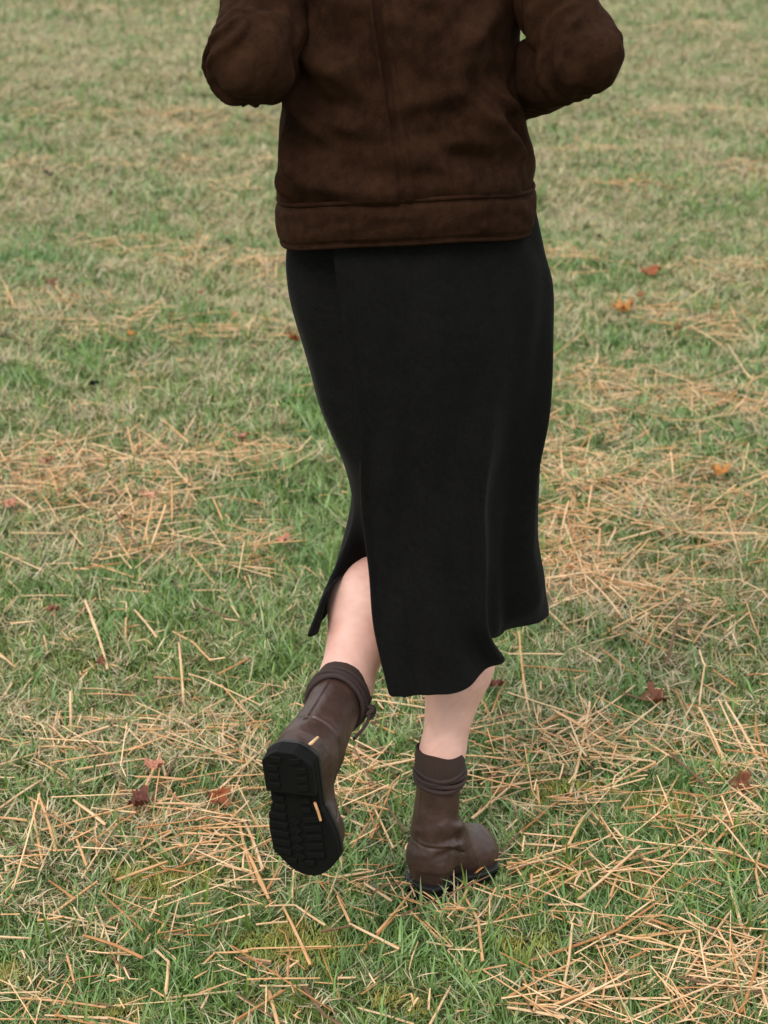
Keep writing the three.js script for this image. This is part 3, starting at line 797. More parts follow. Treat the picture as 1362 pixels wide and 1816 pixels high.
// boots: each in its own frame, heel at the origin, toe along +z, leg along +y
function frame(origin, toe, up) {
  const z = V(...toe).normalize(), y = V(...up); y.addScaledVector(z, -y.dot(z)).normalize(); const x = y.clone().cross(z);
  return new THREE.Matrix4().makeBasis(x, y, z).setPosition(V(...origin));
}
const KNEE_L = [0.03, 0.505, -0.175], HEEL_L = [-0.131, 0.396, 0.287];
const bootL = frame(HEEL_L, [0.095, -0.985, -0.117], [0.286, 0.319, -0.903]);
const bootR = frame([0.044, 0.012, 0.036], [Math.sin(0.93), 0.0, -Math.cos(0.93)], [0.11, 1, -0.09]);
const local = (m, p) => V(...p).applyMatrix4(m).toArray();

const skin = new THREE.MeshPhysicalMaterial({ color: new THREE.Color().setRGB(1, 1, 1), vertexColors: true, roughness: 0.55, sheen: 0.15, sheenRoughness: 0.6, sheenColor: new THREE.Color(1, 0.8, 0.75) });
const skinTone = (x, y, z) => { const a = 0.045 * n3(x * 22, y * 22, z * 22) + 0.03 * n3(x * 90, y * 90, z * 90) + 0.04 * n3(x * 420, y * 420, z * 420); return [0.73 + a, 0.435 + a * 0.8 - 0.03 * n3(x * 9, y * 9, z * 9 + 4), 0.37 + a * 0.7 - 0.03 * n3(x * 9, y * 9, z * 9 + 4)]; };
{
  const ankL = local(bootL, [0, 0.085, 0.05]), ankR = local(bootR, [0, 0.085, 0.044]), topL = local(bootL, [0, 0.22, 0.048]), topR = local(bootR, [-0.003, 0.225, 0.053]);
  const kR = [0.125, 0.49, -0.065], hipL = [-0.01, 0.9, -0.06], hipR = [0.14, 0.9, -0.05], mix = (a, b, t) => a.map((v, i) => lerp(v, b[i], t));
  const calfR = mix(kR, ankR, 0.3), calfL = mix(KNEE_L, ankL, 0.32); calfR[2] += 0.014; calfL[1] += 0.01; calfL[2] += 0.006; calfL[0] -= 0.012;
  const legs = blend([
    cap(hipL, KNEE_L, 0.062, 0.045), cap(hipR, kR, 0.082, 0.052), cap(KNEE_L, calfL, 0.047, 0.054), cap(calfL, topL, 0.054, 0.0355), cap(topL, ankL, 0.0355, 0.029),
    cap(kR, calfR, 0.043, 0.047), cap(calfR, topR, 0.049, 0.0285), cap(topR, ankR, 0.0285, 0.02),
    cap(ankL, local(bootL, [0, 0.045, 0.14]), 0.026, 0.022), cap(ankR, local(bootR, [0, 0.045, 0.1]), 0.02, 0.018),
    cap([0.0, 0.95, -0.055], [0.11, 0.95, -0.055], 0.085, 0.085), cap([0.045, 0.98, -0.04], [0.03, 1.14, -0.03], 0.085, 0.08), cap([-0.03, 1.28, -0.03], [0.07, 1.28, -0.03], 0.082, 0.082), cap([0.03, 1.1, -0.03], [0.025, 1.28, -0.03], 0.08, 0.085),
    cap([-0.1, 1.385, -0.038], [0.14, 1.385, -0.038], 0.035, 0.035), cap([0.02, 1.37, -0.04], [0.018, 1.5, -0.06], 0.045, 0.048),
    cap([-0.125, 1.39, -0.03], [-0.171, 1.28, 0.125], 0.036, 0.033), cap([-0.171, 1.28, 0.125], [-0.118, 1.241, -0.14], 0.033, 0.024),
    cap([0.18, 1.39, -0.03], [0.25, 1.28, 0.07], 0.036, 0.033), cap([0.25, 1.28, 0.07], [0.147, 1.193, -0.16], 0.033, 0.024),
  ], 0.03);
  const pieces = [netMesh(legs, [-0.3, -0.02, -0.36], [0.36, 1.52, 0.36], 0.0085)];
  // hands, held in front of the jacket: palm, four fingers, thumb
  for (const [s, w] of [[-1, [-0.118, 1.241, -0.14]], [1, [0.147, 1.193, -0.16]]]) {
    const P = (a, b, c) => [w[0] - s * a, w[1] + b, w[2] - c], list = [cap(P(0, 0, -0.01), P(0.012, 0, 0.03), 0.023, 0.024), cap(P(0.005, 0.022, 0.04), P(0.03, 0.024, 0.085), 0.016, 0.013), cap(P(0.012, -0.022, 0.04), P(0.03, -0.026, 0.08), 0.016, 0.013)];
    const palm = blend(list, 0.02), fingers = [[0.024, 0.072], [0.008, 0.08], [-0.009, 0.076], [-0.026, 0.062]].map(([dy, L]) => blend([cap(P(0.028, dy, 0.08), P(0.045, dy * 1.1, 0.08 + L * 0.45), 0.0092, 0.0085), cap(P(0.045, dy * 1.1, 0.08 + L * 0.45), P(0.07, dy * 1.1, 0.08 + L * 0.68), 0.0085, 0.0078), cap(P(0.07, dy * 1.1, 0.08 + L * 0.68), P(0.09, dy * 1.1, 0.08 + L * 0.7), 0.0078, 0.007)], 0.003));
    const thumb = blend([cap(P(0.01, 0.022, 0.025), P(0.03, 0.045, 0.05), 0.013, 0.011), cap(P(0.03, 0.045, 0.05), P(0.055, 0.052, 0.075), 0.0105, 0.0085)], 0.004);
    const f = (x, y, z) => { let d = palm(x, y, z); for (const g of fingers) d = smin(d, g(x, y, z), 0.004); return smin(d, thumb(x, y, z), 0.008); };
    const lo = [Math.min(w[0], w[0] - s * 0.11) - 0.035, w[1] - 0.06, w[2] - 0.18], hi = [Math.max(w[0], w[0] - s * 0.11) + 0.035, w[1] + 0.08, w[2] + 0.04];
    pieces.push(netMesh(f, lo, hi, 0.0032));
  }
  { // head, looking ahead (-z)
    const c = [0.018, 1.6, -0.075], E = (dx, dy, dz, a, b, d) => ell([c[0] + dx, c[1] + dy, c[2] + dz], [a, b, d]);
    const big = blend([E(0, 0.02, 0.01, 0.074, 0.088, 0.092), E(0, -0.045, -0.035, 0.056, 0.062, 0.06), E(0, -0.085, -0.058, 0.028, 0.024, 0.025), cap([c[0], 1.46, -0.055], [c[0], 1.55, -0.065], 0.05, 0.05)], 0.035);
    const nose = blend([cap([c[0], c[1] + 0.008, c[2] - 0.085], [c[0], c[1] - 0.028, c[2] - 0.103], 0.009, 0.012), E(-0.01, -0.031, -0.094, 0.01, 0.008, 0.01), E(0.01, -0.031, -0.094, 0.01, 0.008, 0.01)], 0.008);
    const lips = blend([E(0, -0.054, -0.09, 0.023, 0.006, 0.009), E(0, -0.064, -0.087, 0.02, 0.007, 0.009)], 0.003), ears = [E(-0.076, 0, 0.012, 0.009, 0.03, 0.018), E(0.076, 0, 0.012, 0.009, 0.03, 0.018)], brow = E(0, 0.026, -0.078, 0.05, 0.009, 0.014), sockets = [E(-0.031, 0.006, -0.089, 0.017, 0.011, 0.012), E(0.031, 0.006, -0.089, 0.017, 0.011, 0.012)], eyes = [E(-0.031, 0.005, -0.072, 0.013, 0.012, 0.013), E(0.031, 0.005, -0.072, 0.013, 0.012, 0.013)];
    const f = (x, y, z) => { let d = smin(smin(big(x, y, z), brow(x, y, z), 0.012), nose(x, y, z), 0.01); for (const s of sockets) d = -smin(-d, s(x, y, z), 0.01); for (const e of eyes) d = Math.min(d, e(x, y, z)); d = smin(d, lips(x, y, z), 0.004); for (const e of ears) d = smin(d, e(x, y, z), 0.008); return d; };
    pieces.push(netMesh(f, [-0.09, 1.45, -0.21], [0.125, 1.73, 0.06], 0.004));
    const hair = (x, y, z) => { const k = 0.004 * Math.sin(Math.atan2(x - c[0], z - c[2]) * 46 + 3 * n3(x * 20, y * 6, z * 20)); const h = smin(E(0, 0.028, 0.016, 0.086, 0.096, 0.1)(x, y, z), E(0, -0.03, 0.08, 0.05, 0.05, 0.045)(x, y, z), 0.03) + k; return Math.max(h, -(z - c[2]) - 0.045 - 0.25 * Math.max(0, y - c[1] - 0.01) * 1.2 - 0.02); };
    const bodyHair = paint(netMesh(hair, [-0.09, 1.48, -0.22], [0.125, 1.74, 0.1], 0.004), (x, y, z) => { const k = 1 + 0.4 * n3(x * 120, y * 20, z * 120); return [0.06 * k, 0.035 * k, 0.02 * k]; });
    mesh('hair', bodyHair, new THREE.MeshStandardMaterial({ vertexColors: true, roughness: 0.5 }), person).userData.label = 'brown hair gathered at the nape';
  }
  mesh('body', paint(mergeGeometries(pieces), skinTone), skin, person);
}

// ---------------- boots
const leatherBump = gridTexture(256, (u, v) => { const a = 0.5 + 0.5 * tileNoise(u, v, 60), b = 0.5 + 0.5 * tileNoise(u + 0.2, v, 120); const k = 0.6 * a + 0.4 * b; return [k, k, k]; }); leatherBump.repeat.set(9, 9);
const leather = new THREE.MeshPhysicalMaterial({ vertexColors: true, roughness: 0.4, bumpMap: leatherBump, bumpScale: 0.0003, specularIntensity: 0.9 });
const rubber = new THREE.MeshPhysicalMaterial({ color: new THREE.Color().setRGB(0.0035, 0.0035, 0.0037), roughness: 0.75, specularIntensity: 0.35 });
const lace = new THREE.MeshStandardMaterial({ color: new THREE.Color().setRGB(0.035, 0.02, 0.018), roughness: 0.85 });
const ribTex = gridTexture(128, (u, v) => { const k = 0.5 + 0.5 * Math.sin(u * 2 * Math.PI * 32); return [k, k, k]; });
const sockMat = new THREE.MeshStandardMaterial({ color: new THREE.Color().setRGB(0.042, 0.024, 0.019), roughness: 0.95, bumpMap: ribTex, bumpScale: 0.0008 });
const soleHalf = spline([0, 0.02, 0.045, 0.085, 0.115, 0.15, 0.18, 0.205, 0.2], [0, 0.029, 0.034, 0.031, 0.036, 0.0465, 0.045, 0.026, 0]);
let curve = 1; // which way the toe turns in
function soleShape(grow, z0, z1) {
  const a = [], b = [], n = 60, L = 0.217;
  for (let i = 0; i <= n; i++) { const t = lerp(z0, z1, (1 - Math.cos(Math.PI * i / n)) / 2), e = Math.pow(clamp((t + 0.002) / 0.02), 0.5) * Math.pow(clamp((L - t) / 0.04), 0.5), w = ((t < 0.1 ? lerp(0.035, 0.0345, sst(0.03, 0.09, t)) : lerp(0.0345, 0.0475, sst(0.08, 0.15, t))) * Math.max(e, 0)) + grow; a.push([w + 0.005 * curve * sst(0.08, 0.2, t), t]); b.push([-w + 0.005 * curve * sst(0.08, 0.2, t), t]); }
  return new THREE.Shape([...a, ...b.reverse()].map(([x, z]) => new THREE.Vector2(x, z)));
}
function slab(shape, y0, y1, bevel) { const g = new THREE.ExtrudeGeometry(shape, { depth: y1 - y0 - 2 * bevel, bevelEnabled: true, bevelThickness: bevel, bevelSize: bevel, bevelOffset: -bevel, bevelSegments: 2, curveSegments: 6 }); g.rotateX(Math.PI / 2); g.translate(0, y1 - bevel, 0); return g; }
function makeBoot(name, label, M, seed, creased) {
  const b = new THREE.Group(); b.name = name; b.userData.label = label; person.add(b); curve = creased > 1 ? 1 : -1;
  b.applyMatrix4(M); if (creased > 1) b.scale.set(1.0, 1, 0.74);
  const lean = creased > 1 ? 0.022 : 0;
  const base = blend([ell([0, 0.046, 0.043], [0.0345, 0.052, 0.041]), cap([0, 0.05, 0.055], [0.002, 0.042, 0.13], 0.034, 0.034), ell([0.005 * curve, 0.035, 0.158], [0.046, 0.041, 0.057]), cap([0, 0.105, 0.06], [0.002, 0.05, 0.14], 0.036, 0.027)], 0.016);
  const shaft = (x, y, z) => { const t = clamp((y - 0.06) / 0.15), cz = lerp(0.052, 0.048 + lean, t), rx = lerp(0.0355, 0.038, t), rz = lerp(0.042, 0.043, t), q = Math.hypot(x / rx, (z - cz) / rz); return (q - 1) * Math.min(rx, rz); };
  const f = (x, y, z) => {
    let d = smin(base(x, y, z), Math.max(shaft(x, y, z), 0.055 - y), 0.024);
    const front = sst(0.04, 0.09, z), an = sst(0.062, 0.085, y) * sst(0.15, 0.1, y) * sst(0.125, 0.095, z);
    const fold = Math.sin((y + 0.35 * Math.abs(z - 0.05) - 0.25 * x * (seed % 2 ? 1 : -1)) * 170 + 1.6 * n3(x * 18, y * 18, z * 18 + seed));
    d -= creased * 0.0042 * an * (0.35 + 0.65 * front) * fold * (0.6 + 0.4 * n3(x * 14, y * 14, z * 14 + 3));
    d -= 0.0016 * n3(x * 20 + seed, y * 16, z * 20) + 0.0003 * n3(x * 70, y * 70, z * 70 + seed);
    // back strap seam, heel counter seam and vamp seam as small grooves with a ridge beside
    const line = (s) => { const a = s / 0.0018, c = (s - 0.0042) / 0.0026; return 0.0015 * Math.exp(-a * a) - 0.0008 * Math.exp(-c * c); };
    const sideM = Math.abs(x);
    if (z < 0.05 && y > 0.07) d += line(x - 0.001) * sst(0.068, 0.08, y);
    d += line(y - 0.088 + 0.5 * Math.max(0, z - 0.05)) * (z < 0.1 ? 1 : 0);
    d += line(z - 0.118 - 0.25 * (0.05 - Math.min(y, 0.05)) - 0.2 * sideM) * (y < 0.08 ? 1 : 0);
    return Math.max(d, 0.014 - y, y - 0.212);
  };
  const upper = netMesh(f, [-0.065, 0.005, -0.015], [0.065, 0.225, 0.225], 0.0024);
  paint(upper, (x, y, z) => { const p = fbm3(x * 24 + seed, y * 24, z * 24), q = n3(x * 110, y * 60, z * 110 + seed), mud = sst(0.35, 0.75, n3(x * 40, y * 40 + 9, z * 40 + seed)) * sst(0.09, 0.02, y + 0.02 * q); const k = 1 + 0.3 * p + 0.08 * q; return [lerp(0.05 * k, 0.048, mud * 0.6), lerp(0.0275 * k, 0.036, mud * 0.6), lerp(0.022 * k, 0.02, mud * 0.6)]; });
  mesh('upper', upper, leather, b);
  mesh('sole', slab(soleShape(0.0015, 0, 0.2165), 0.005, 0.019, 0.002), rubber, b);
  mesh('welt', slab(soleShape(0.0035, -0.001, 0.2175), 0.0165, 0.0225, 0.0015), new THREE.MeshStandardMaterial({ color: new THREE.Color().setRGB(0.011, 0.0105, 0.011), roughness: 0.5 }), b);
  mesh('heel_block', slab(soleShape(0.001, 0.0, 0.068), -0.007, 0.006, 0.0016), rubber, b);
  // tread lugs
  const r = rng(seed), lugGeo = (w, d) => { const s = new THREE.Shape(); s.moveTo(-w / 2, -d / 2); s.lineTo(w / 2, -d / 2 * 0.7); s.lineTo(w / 2, d / 2); s.lineTo(-w / 2, d / 2 * 0.7); s.closePath(); return slab(s, 0, 0.004, 0.0009); };
  const wide = lugGeo(0.026, 0.0105), narrow = lugGeo(0.016, 0.0105), small = lugGeo(0.012, 0.012);
  const put = (g, x, z, y, turn) => { const m = mesh('lug', g, rubber, b); m.position.set(x, y, z); m.rotation.y = turn; };
  for (let i = 0; i < 8; i++) { const z = 0.086 + i * 0.0152, e = i === 7 ? 0.55 : i === 0 ? 0.8 : 1; for (const s of [-1, 1]) put(i < 2 || i === 7 ? narrow : wide, s * (i < 2 ? 0.019 : 0.025 * e) + 0.004, z, 0.002, s * 0.12); if (i > 1 && i < 7) put(small, 0.004, z + 0.006, 0.0022, 0.78); }
  for (let i = 0; i < 4; i++) for (const s of [-1, 1]) put(narrow, s * (i ? 0.0205 : 0.014), 0.012 + i * 0.0145, -0.0095, s * 0.1);
  // ribbed sock collar showing above the leather, and the lace wound round it
  const ringAt = (a, y, g) => V(Math.cos(a) * (0.0375 + g), y, 0.048 + lean + Math.sin(a) * (0.0425 + g));
  const ph = seed * 1.3;
  mesh('collar', sheet((u, v) => { const a = -u * 6.2832, k = 0.0012 * Math.sin(a * 2 + ph) + 0.0006 * Math.sin(a * 5); return ringAt(a, lerp(0.192, 0.237 + k * 1.5, v), 0.0028 * Math.sin(v * Math.PI) + k * 0.5 + 0.0025); }, 96, 12, { thick: 0.003, closed: true, uvs: [3, 1] }), sockMat, b);
  for (let i = 0; i < 4; i++) {
    const pts = []; for (let k = 0; k < 40; k++) { const a = k / 40 * 6.2832; pts.push(ringAt(a, 0.181 + i * 0.0078 + 0.004 * Math.sin(a * 1 + ph + i * 0.4) + 0.0016 * Math.sin(a * 3 + i * 2), 0.0045 + 0.0015 * Math.sin(i * 2 + a * 2))); }
    mesh('lace', tube(pts, 0.0037, 90, 7, true), lace, b);
  }
  const ka = creased > 1 ? 2.6 : 2.9, kx = Math.cos(ka) * 0.048, kz = 0.048 + Math.sin(ka) * 0.052;
  if (creased < 1) mesh('lace_knot', mergeGeometries([tube([V(kx, 0.192, kz - 0.008), V(kx * 1.12, 0.2, kz), V(kx * 1.1, 0.19, kz + 0.007), V(kx * 1.02, 0.184, kz), V(kx * 1.14, 0.193, kz - 0.004)], 0.0036, 30, 7, true), tube([V(kx * 1.05, 0.19, kz), V(kx * 1.1, 0.17, kz + 0.004), V(kx * 1.02, 0.145, kz + 0.006), V(kx * 0.98, 0.128, kz + 0.004)], 0.0026, 20, 6)]), lace, b);
  return b;
}
makeBoot('boot', 'raised brown leather boot with black lugged sole turned to view', bootL, 3, 0.55);
makeBoot('boot', 'brown leather boot planted in the grass, creased at the ankle', bootR, 4, 1.7);

// ---------------- skirt
const knit = gridTexture(256, (u, v) => { const a = Math.sin(u * 6.2832 * 64), b = Math.sin(v * 6.2832 * 64 + (a > 0 ? 0 : 3.14)); const k = 0.5 + 0.25 * a * b + 0.2 * tileNoise(u, v, 40); return [k, k, k]; });
const wool = new THREE.MeshPhysicalMaterial({ vertexColors: true, roughness: 0.95, bumpMap: knit, bumpScale: 0.0014, side: THREE.DoubleSide, sheen: 1.0, sheenRoughness: 0.35, sheenColor: new THREE.Color().setRGB(0.1, 0.1, 0.102), specularIntensity: 0.3 });
{
  const rows = [SKIRT[0].map(([x, y, z]) => [0.04 + (x - 0.04) * 0.84, 1.13, -0.03 + (z + 0.03) * 0.84]), ...SKIRT], nc = rows[0].length;
  const us = Array.from({ length: nc }, (_, i) => i), vs = [0, 0.1, 0.27, 0.43, 0.58, 0.71, 0.84, 1];
  const cols = [0, 1, 2].map((c) => rows.map((r) => spline(us, r.map((p) => p[c]))));
  const f = (u, v) => {
    const t = u * (nc - 1), p = [0, 1, 2].map((c) => spline(vs, cols[c].map((s) => s(t)))(v));
    const ridge = (c, w) => Math.exp(-Math.pow((t - c) / w, 2));
    const low = sst(0.3, 1, v);
    const fold = 0.003 * low * Math.sin(t * 4.2 + 1.5 * n2(t * 0.5, v * 1.5)) * sst(1.2, 3, t) * sst(10, 8, t) + 0.004 * n2(t * 0.9 + 4, v * 3.5) + 0.002 * low * n2(t * 1.6, v * 1.6 + 7);
    const bump = 0.011 * ridge(2.95 + 0.25 * (1 - v), 0.17) * sst(0.3, 0.7, v) + 0.009 * ridge(4.55, 0.2) * sst(0.2, 0.5, v) - 0.01 * ridge(3.55, 0.28) * sst(0.3, 0.8, v) + 0.007 * ridge(2.3 - 0.5 * (1 - v), 0.2) * sst(0.75, 1, v) + 0.006 * ridge(4.0, 0.16) * sst(0.6, 0.95, v) + 0.006 * ridge(1.75 + 0.3 * v, 0.3) * sst(0.3, 0.6, v) - 0.005 * ridge(1.1, 0.35) * sst(0.25, 0.5, v) + 0.009 * ridge(9.35, 0.2) * sst(0.1, 0.3, v) * sst(0.6, 0.45, v);
    const dx = p[0] - 0.05, dz = p[2] + 0.05, l = Math.hypot(dx, dz) || 1, o = fold * sst(0.02, 0.2, v) * sst(0, 0.6, t) * sst(nc - 1, nc - 2.2, t) + 1.2 * bump;
    return V(p[0] + dx / l * o, p[1], p[2] + dz / l * o + 0.007 * sst(0.35, 0.02, t) * sst(0.12, 0.3, v) * sst(0.95, 0.75, v));
  };
  const g = sheet((u, v) => f(u, v), 260, 200, { thick: 0.0022, uvs: [8, 5] });
  paint(g, (x, y, z) => { const k = 1 + 0.35 * n3(x * 420, y * 420, z * 420) + 0.25 * n3(x * 130, y * 90, z * 130) + 0.15 * n3(x * 20, y * 20, z * 20); return [0.004 * k, 0.004 * k, 0.0041 * k]; });
  const s = mesh('skirt', g, wool, person); s.userData.label = 'black wool midi skirt with a high slit on the left';
  // turned hem: a narrow rolled edge along slit and bottom
  const edge = []; for (let i = 0; i <= 60; i++) edge.push(f(0, lerp(0.5, 1, i / 60))); for (let i = 1; i <= 150; i++) edge.push(f(i / 150, 1)); for (let i = 1; i <= 40; i++) edge.push(f(1, lerp(1, 0.72, i / 40)));
  const hem = tube(edge, 0.0019, 360, 6); paint(hem, () => [0.008, 0.008, 0.0083]); mesh('hem', hem, wool, s);
}

// ---------------- jacket
const nap = gridTexture(256, (u, v) => { const a = 0.5 + 0.5 * tileNoise(u, v, 90), b = 0.5 + 0.5 * tileNoise(u + 0.4, v, 170), k = 0.5 * a + 0.5 * b; return [k, k, k]; });
const napA = nap.clone(); napA.repeat.set(6, 6); napA.needsUpdate = true;
const suede = new THREE.MeshPhysicalMaterial({ vertexColors: true, roughness: 0.95, bumpMap: napA, bumpScale: 0.0006, sheen: 0.5, sheenRoughness: 0.45, sheenColor: new THREE.Color().setRGB(0.13, 0.05, 0.02), specularIntensity: 0.12, side: THREE.DoubleSide });
const suedeTone = (x, y, z) => { const a = fbm3(x * 9, y * 9, z * 9 + 3), b = n3(x * 60, y * 45, z * 60), c = n3(x * 240, y * 240, z * 240), k = Math.max(0.3, 1 + 0.32 * a + 0.2 * b + 0.24 * c); return [0.0245 * k, 0.0112 * k, 0.006 * k]; };
const jacket = new THREE.Group(); jacket.name = 'jacket'; jacket.userData.label = 'dark brown suede jacket with a centre back seam and wide waistband'; person.add(jacket);
{
  const hs = [1.035, 1.065, 1.09, 1.12, 1.16, 1.22, 1.28, 1.35, 1.41, 1.45, 1.48];
  const S = (a) => spline(hs, a), cx = S([0.03, 0.03, 0.0295, 0.029, 0.0275, 0.0255, 0.0235, 0.02, 0.017, 0.016, 0.015]), cz = S([-0.02, -0.02, -0.02, -0.02, -0.02, -0.022, -0.025, -0.03, -0.035, -0.04, -0.045]);
  const W = S([0.17, 0.1725, 0.172, 0.169, 0.164, 0.159, 0.156, 0.165, 0.155, 0.12, 0.075]), Dp = S([0.133, 0.137, 0.136, 0.135, 0.134, 0.132, 0.13, 0.13, 0.112, 0.088, 0.07]);
  const yaw = (h) => -0.24 * sst(1.06, 1.36, h);
  const surf = (th, h, out = 0) => {
    const c = Math.cos(th), s = Math.sin(th), e = 0.88, q = (v) => Math.sign(v) * Math.pow(Math.abs(v), e), w = W(h) + out, d = Dp(h) + out, a = yaw(h), lx = q(s) * w, lz = q(c) * d;
    const x = cx(h) + lx * Math.cos(a * 0.35) + lz * Math.sin(a), z = cz(h) + lz * Math.cos(a * 0.35) - lx * Math.sin(a) * 0.3;
    return V(x, h + 0.011 * sst(1.25, 1.06, h) + (0.05 * lx - 0.016 * sst(0.2, 1.4, Math.abs(th)) * sst(1.3, 1.05, h)) * sst(1.4, 1.08, h), z);
  };
  // the seam bows from the waistband up to the neck
  const seam = (h) => -0.004 * sst(1.36, 1.08, h) + 0.003 * Math.sin((h - 1.05) * 9);
  const seg = (px, py, ax, ay, bx, by) => { const dx = bx - ax, dy = by - ay, t = clamp(((px - ax) * dx + (py - ay) * dy) / (dx * dx + dy * dy)); return [Math.hypot(px - ax - dx * t, py - ay - dy * t), t]; };
  const FOLDS = [ // soft folds on the back: arc position, height -> arc position, height, width, depth (m)
    [0.09, 1.235, 0.165, 1.155, 0.016, 0.0085], [0.12, 1.25, 0.19, 1.19, 0.012, 0.006], [-0.165, 1.255, -0.1, 1.19, 0.015, 0.009], [-0.17, 1.2, -0.13, 1.13, 0.012, 0.007], [-0.14, 1.3, -0.03, 1.255, 0.018, 0.006], [0.02, 1.265, 0.13, 1.275, 0.02, 0.005],
    [-0.09, 1.175, 0.0, 1.165, 0.02, -0.005], [0.03, 1.16, 0.12, 1.125, 0.018, -0.005], [-0.17, 1.14, -0.155, 1.1, 0.009, 0.005], [0.185, 1.23, 0.2, 1.12, 0.012, -0.006], [-0.11, 1.12, -0.02, 1.11, 0.014, 0.004], [0.16, 1.33, 0.08, 1.29, 0.016, 0.006], [-0.06, 1.34, -0.16, 1.33, 0.02, -0.006]];
  const body = sheet((u, v) => {
    const k = 2 * u - 1, th = -Math.PI * Math.sign(k) * (0.35 * Math.abs(k) + 0.65 * k * k) * -1, h = lerp(1.083, 1.478, v), arc = th * 0.155;
    let o = (0.0095 * n2(arc * 6.5 + 2, h * 13) + 0.004 * n2(arc * 18, h * 20 + 5)) * (1 - 0.7 * sst(0.13, 0.22, Math.abs(arc)));
    for (const [a0, h0, a1, h1, w, d] of FOLDS) { const [q, t] = seg(arc, h, a0, h0, a1, h1); o += 2.6 * d * Math.exp(-q * q / w / w) * Math.sin(Math.PI * clamp(0.12 + 0.76 * t)); }
    o += 0.006 * sst(1.085, 1.13, h) * sst(1.22, 1.13, h); // blouses over the band
    const s = arc - seam(h), g = (c, w) => Math.exp(-Math.pow((s - c) / w, 2));
    o += -0.0036 * g(0, 0.0024) + 0.0028 * g(-0.0056, 0.0034) + 0.0022 * g(0.006, 0.0034) - 0.0012 * g(0.0115, 0.0018);
    return surf(th, h, o * sst(0, 0.03, v));
  }, 520, 210, { closed: true, uvs: [3, 1.4] });
  mesh('back_and_front', paint(body, suedeTone), suede, jacket);
  const band = sheet((u, v) => { const th = -Math.PI + u * 2 * Math.PI, h = lerp(1.0345, 1.0925, v), arc = th * 0.165, e = Math.pow(Math.abs(2 * v - 1), 6); let o = 0.0045 - 0.0065 * e + 0.0016 * n2(arc * 14, v * 2) + 0.0004 * n2(arc * 40, v * 3 + 4); o -= 0.0016 * (Math.exp(-Math.pow((v - 0.9) / 0.035, 2)) + Math.exp(-Math.pow((v - 0.1) / 0.035, 2))); return surf(th, h, o + 0.001); }, 420, 40, { thick: 0.006, closed: true, uvs: [3, 0.2] });
  mesh('waistband', paint(band, suedeTone), suede, jacket);
  const pipe = []; for (let i = 0; i < 120; i++) pipe.push(surf(-Math.PI + i / 120 * 2 * Math.PI, 1.0935, 0.0015)); mesh('waistband_seam', paint(tube(pipe, 0.0032, 240, 6, true), suedeTone), suede, jacket);
  const hemPipe = []; for (let i = 0; i < 120; i++) hemPipe.push(surf(-Math.PI + i / 120 * 2 * Math.PI, 1.035, 0.0005)); mesh('waistband_edge', paint(tube(hemPipe, 0.003, 240, 6, true), suedeTone), suede, jacket);
  // sleeves
  const sleeve = (sh, el, wr, r, seed) => {
    const A = cap(sh, el, r[0], r[1]), B = cap(el, wr, r[1] * 0.98, r[2]), d = V(...wr).sub(V(...el)).normalize();
    const f = (x, y, z) => {
      let q = smin(A(x, y, z), B(x, y, z), 0.006);
      const along = (x - el[0]) * d.x + (y - el[1]) * d.y + (z - el[2]) * d.z, e = Math.hypot(x - el[0], y - el[1], z - el[2]);
      const ang = Math.atan2(x - el[0], z - el[2]);
      q -= 0.008 * Math.sin(ang * 5 + seed + 9 * n3(x * 5 + seed, y * 4, z * 5)) * sst(0.17, 0.05, e) * sst(0.004, 0.03, Math.hypot(x - el[0], z - el[2])) * (0.6 + 0.4 * n3(x * 12, y * 10, z * 12)) + 0.0045 * n3(x * 13 + seed, y * 10, z * 13) + 0.002 * n3(x * 34, y * 30, z * 34 + seed);
      return Math.max(q, along - V(...wr).distanceTo(V(...el)));
    };
    const lo = [0, 1, 2].map((i) => Math.min(sh[i], el[i], wr[i]) - 0.08), hi = [0, 1, 2].map((i) => Math.max(sh[i], el[i], wr[i]) + 0.08);
    mesh('sleeve', paint(netMesh(f, lo, hi, 0.0042), suedeTone), suede, jacket);
    const q = new THREE.Quaternion().setFromUnitVectors(V(0, 1, 0), d), cuff = sheet((u, v) => { const a = -u * 6.2832; return V(Math.cos(a) * (r[2] + 0.004 - 0.002 * Math.pow(Math.abs(2 * v - 1), 4)), v * 0.05 - 0.045, Math.sin(a) * (r[2] + 0.004)).applyQuaternion(q).add(V(...wr)); }, 60, 10, { thick: 0.006, closed: true });
    mesh('cuff', paint(cuff, suedeTone), suede, jacket);
  };
  sleeve([-0.128, 1.41, -0.04], [-0.171, 1.28, 0.128], [-0.122, 1.243, -0.12], [0.06, 0.0525, 0.04], 1.7);
  sleeve([0.19, 1.41, -0.04], [0.25, 1.28, 0.075], [0.15, 1.195, -0.14], [0.056, 0.0505, 0.046], 4.1);
  const spine = []; for (let i = 0; i <= 60; i++) { const h = lerp(1.097, 1.46, i / 60); spine.push(surf((seam(h) - 0.004) / 0.155, h, 0.0038)); } mesh('back_seam', paint(tube(spine, 0.0022, 160, 6), suedeTone), suede, jacket);
  const collar = sheet((u, v) => { const a = -2.4 + u * 4.8, h = 1.465 + 0.075 * v - 0.05 * v * v * v, o = 0.066 + 0.03 * v * v; return V(0.016 + Math.sin(a) * o, h, -0.045 + Math.cos(a) * o * 0.95); }, 60, 14, { thick: 0.008 });
  mesh('collar', paint(collar, suedeTone), suede, jacket);
}

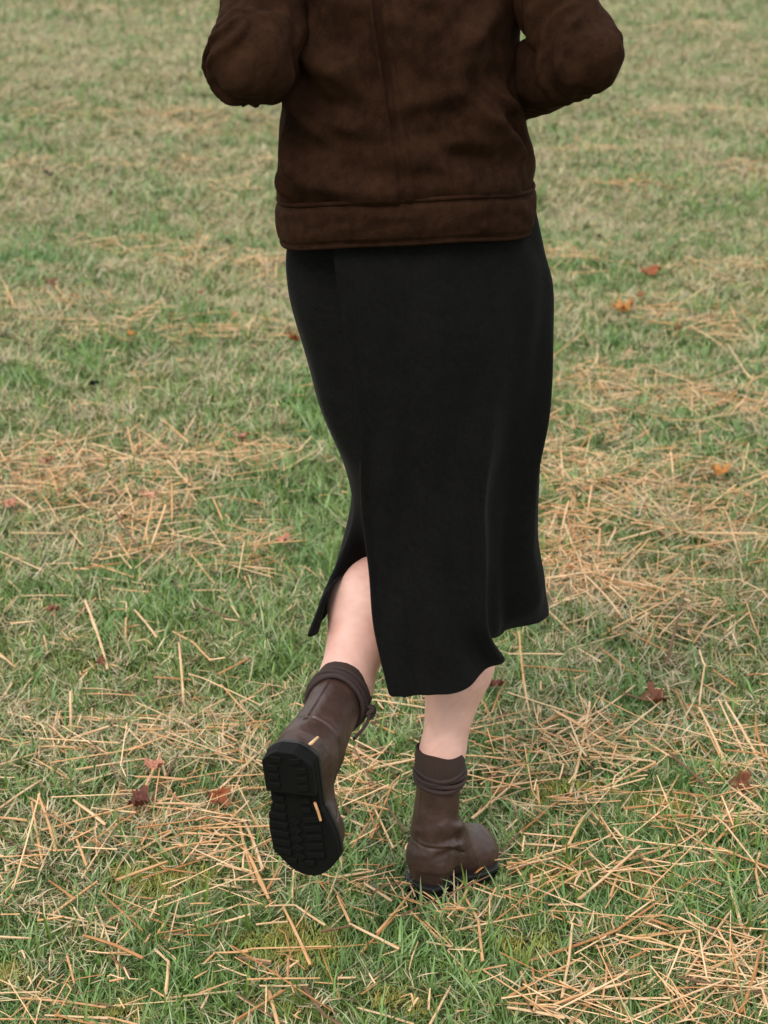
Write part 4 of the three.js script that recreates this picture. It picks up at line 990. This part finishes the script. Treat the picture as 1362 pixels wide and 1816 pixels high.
// straw caught on the raised boot
{
  const mm = (...p) => p.flatMap((q) => { const w = local(bootL, q); return [w[0] * 1000, (w[1] - ground(w[0], w[2])) * 1000, w[2] * 1000]; });
  stalkThing(mm([-0.031, -0.0005, 0.083], [-0.036, -0.0005, 0.112]), 1, 7001, 'short yellow straw stalk stuck to the sole of the raised boot');
  stalkThing(mm([-0.03, 0.012, -0.004], [-0.033, 0.034, -0.001]), 0, 7002, 'tiny pale straw stalk stuck to the heel of the raised boot');
}
renderer.render(scene, camera);
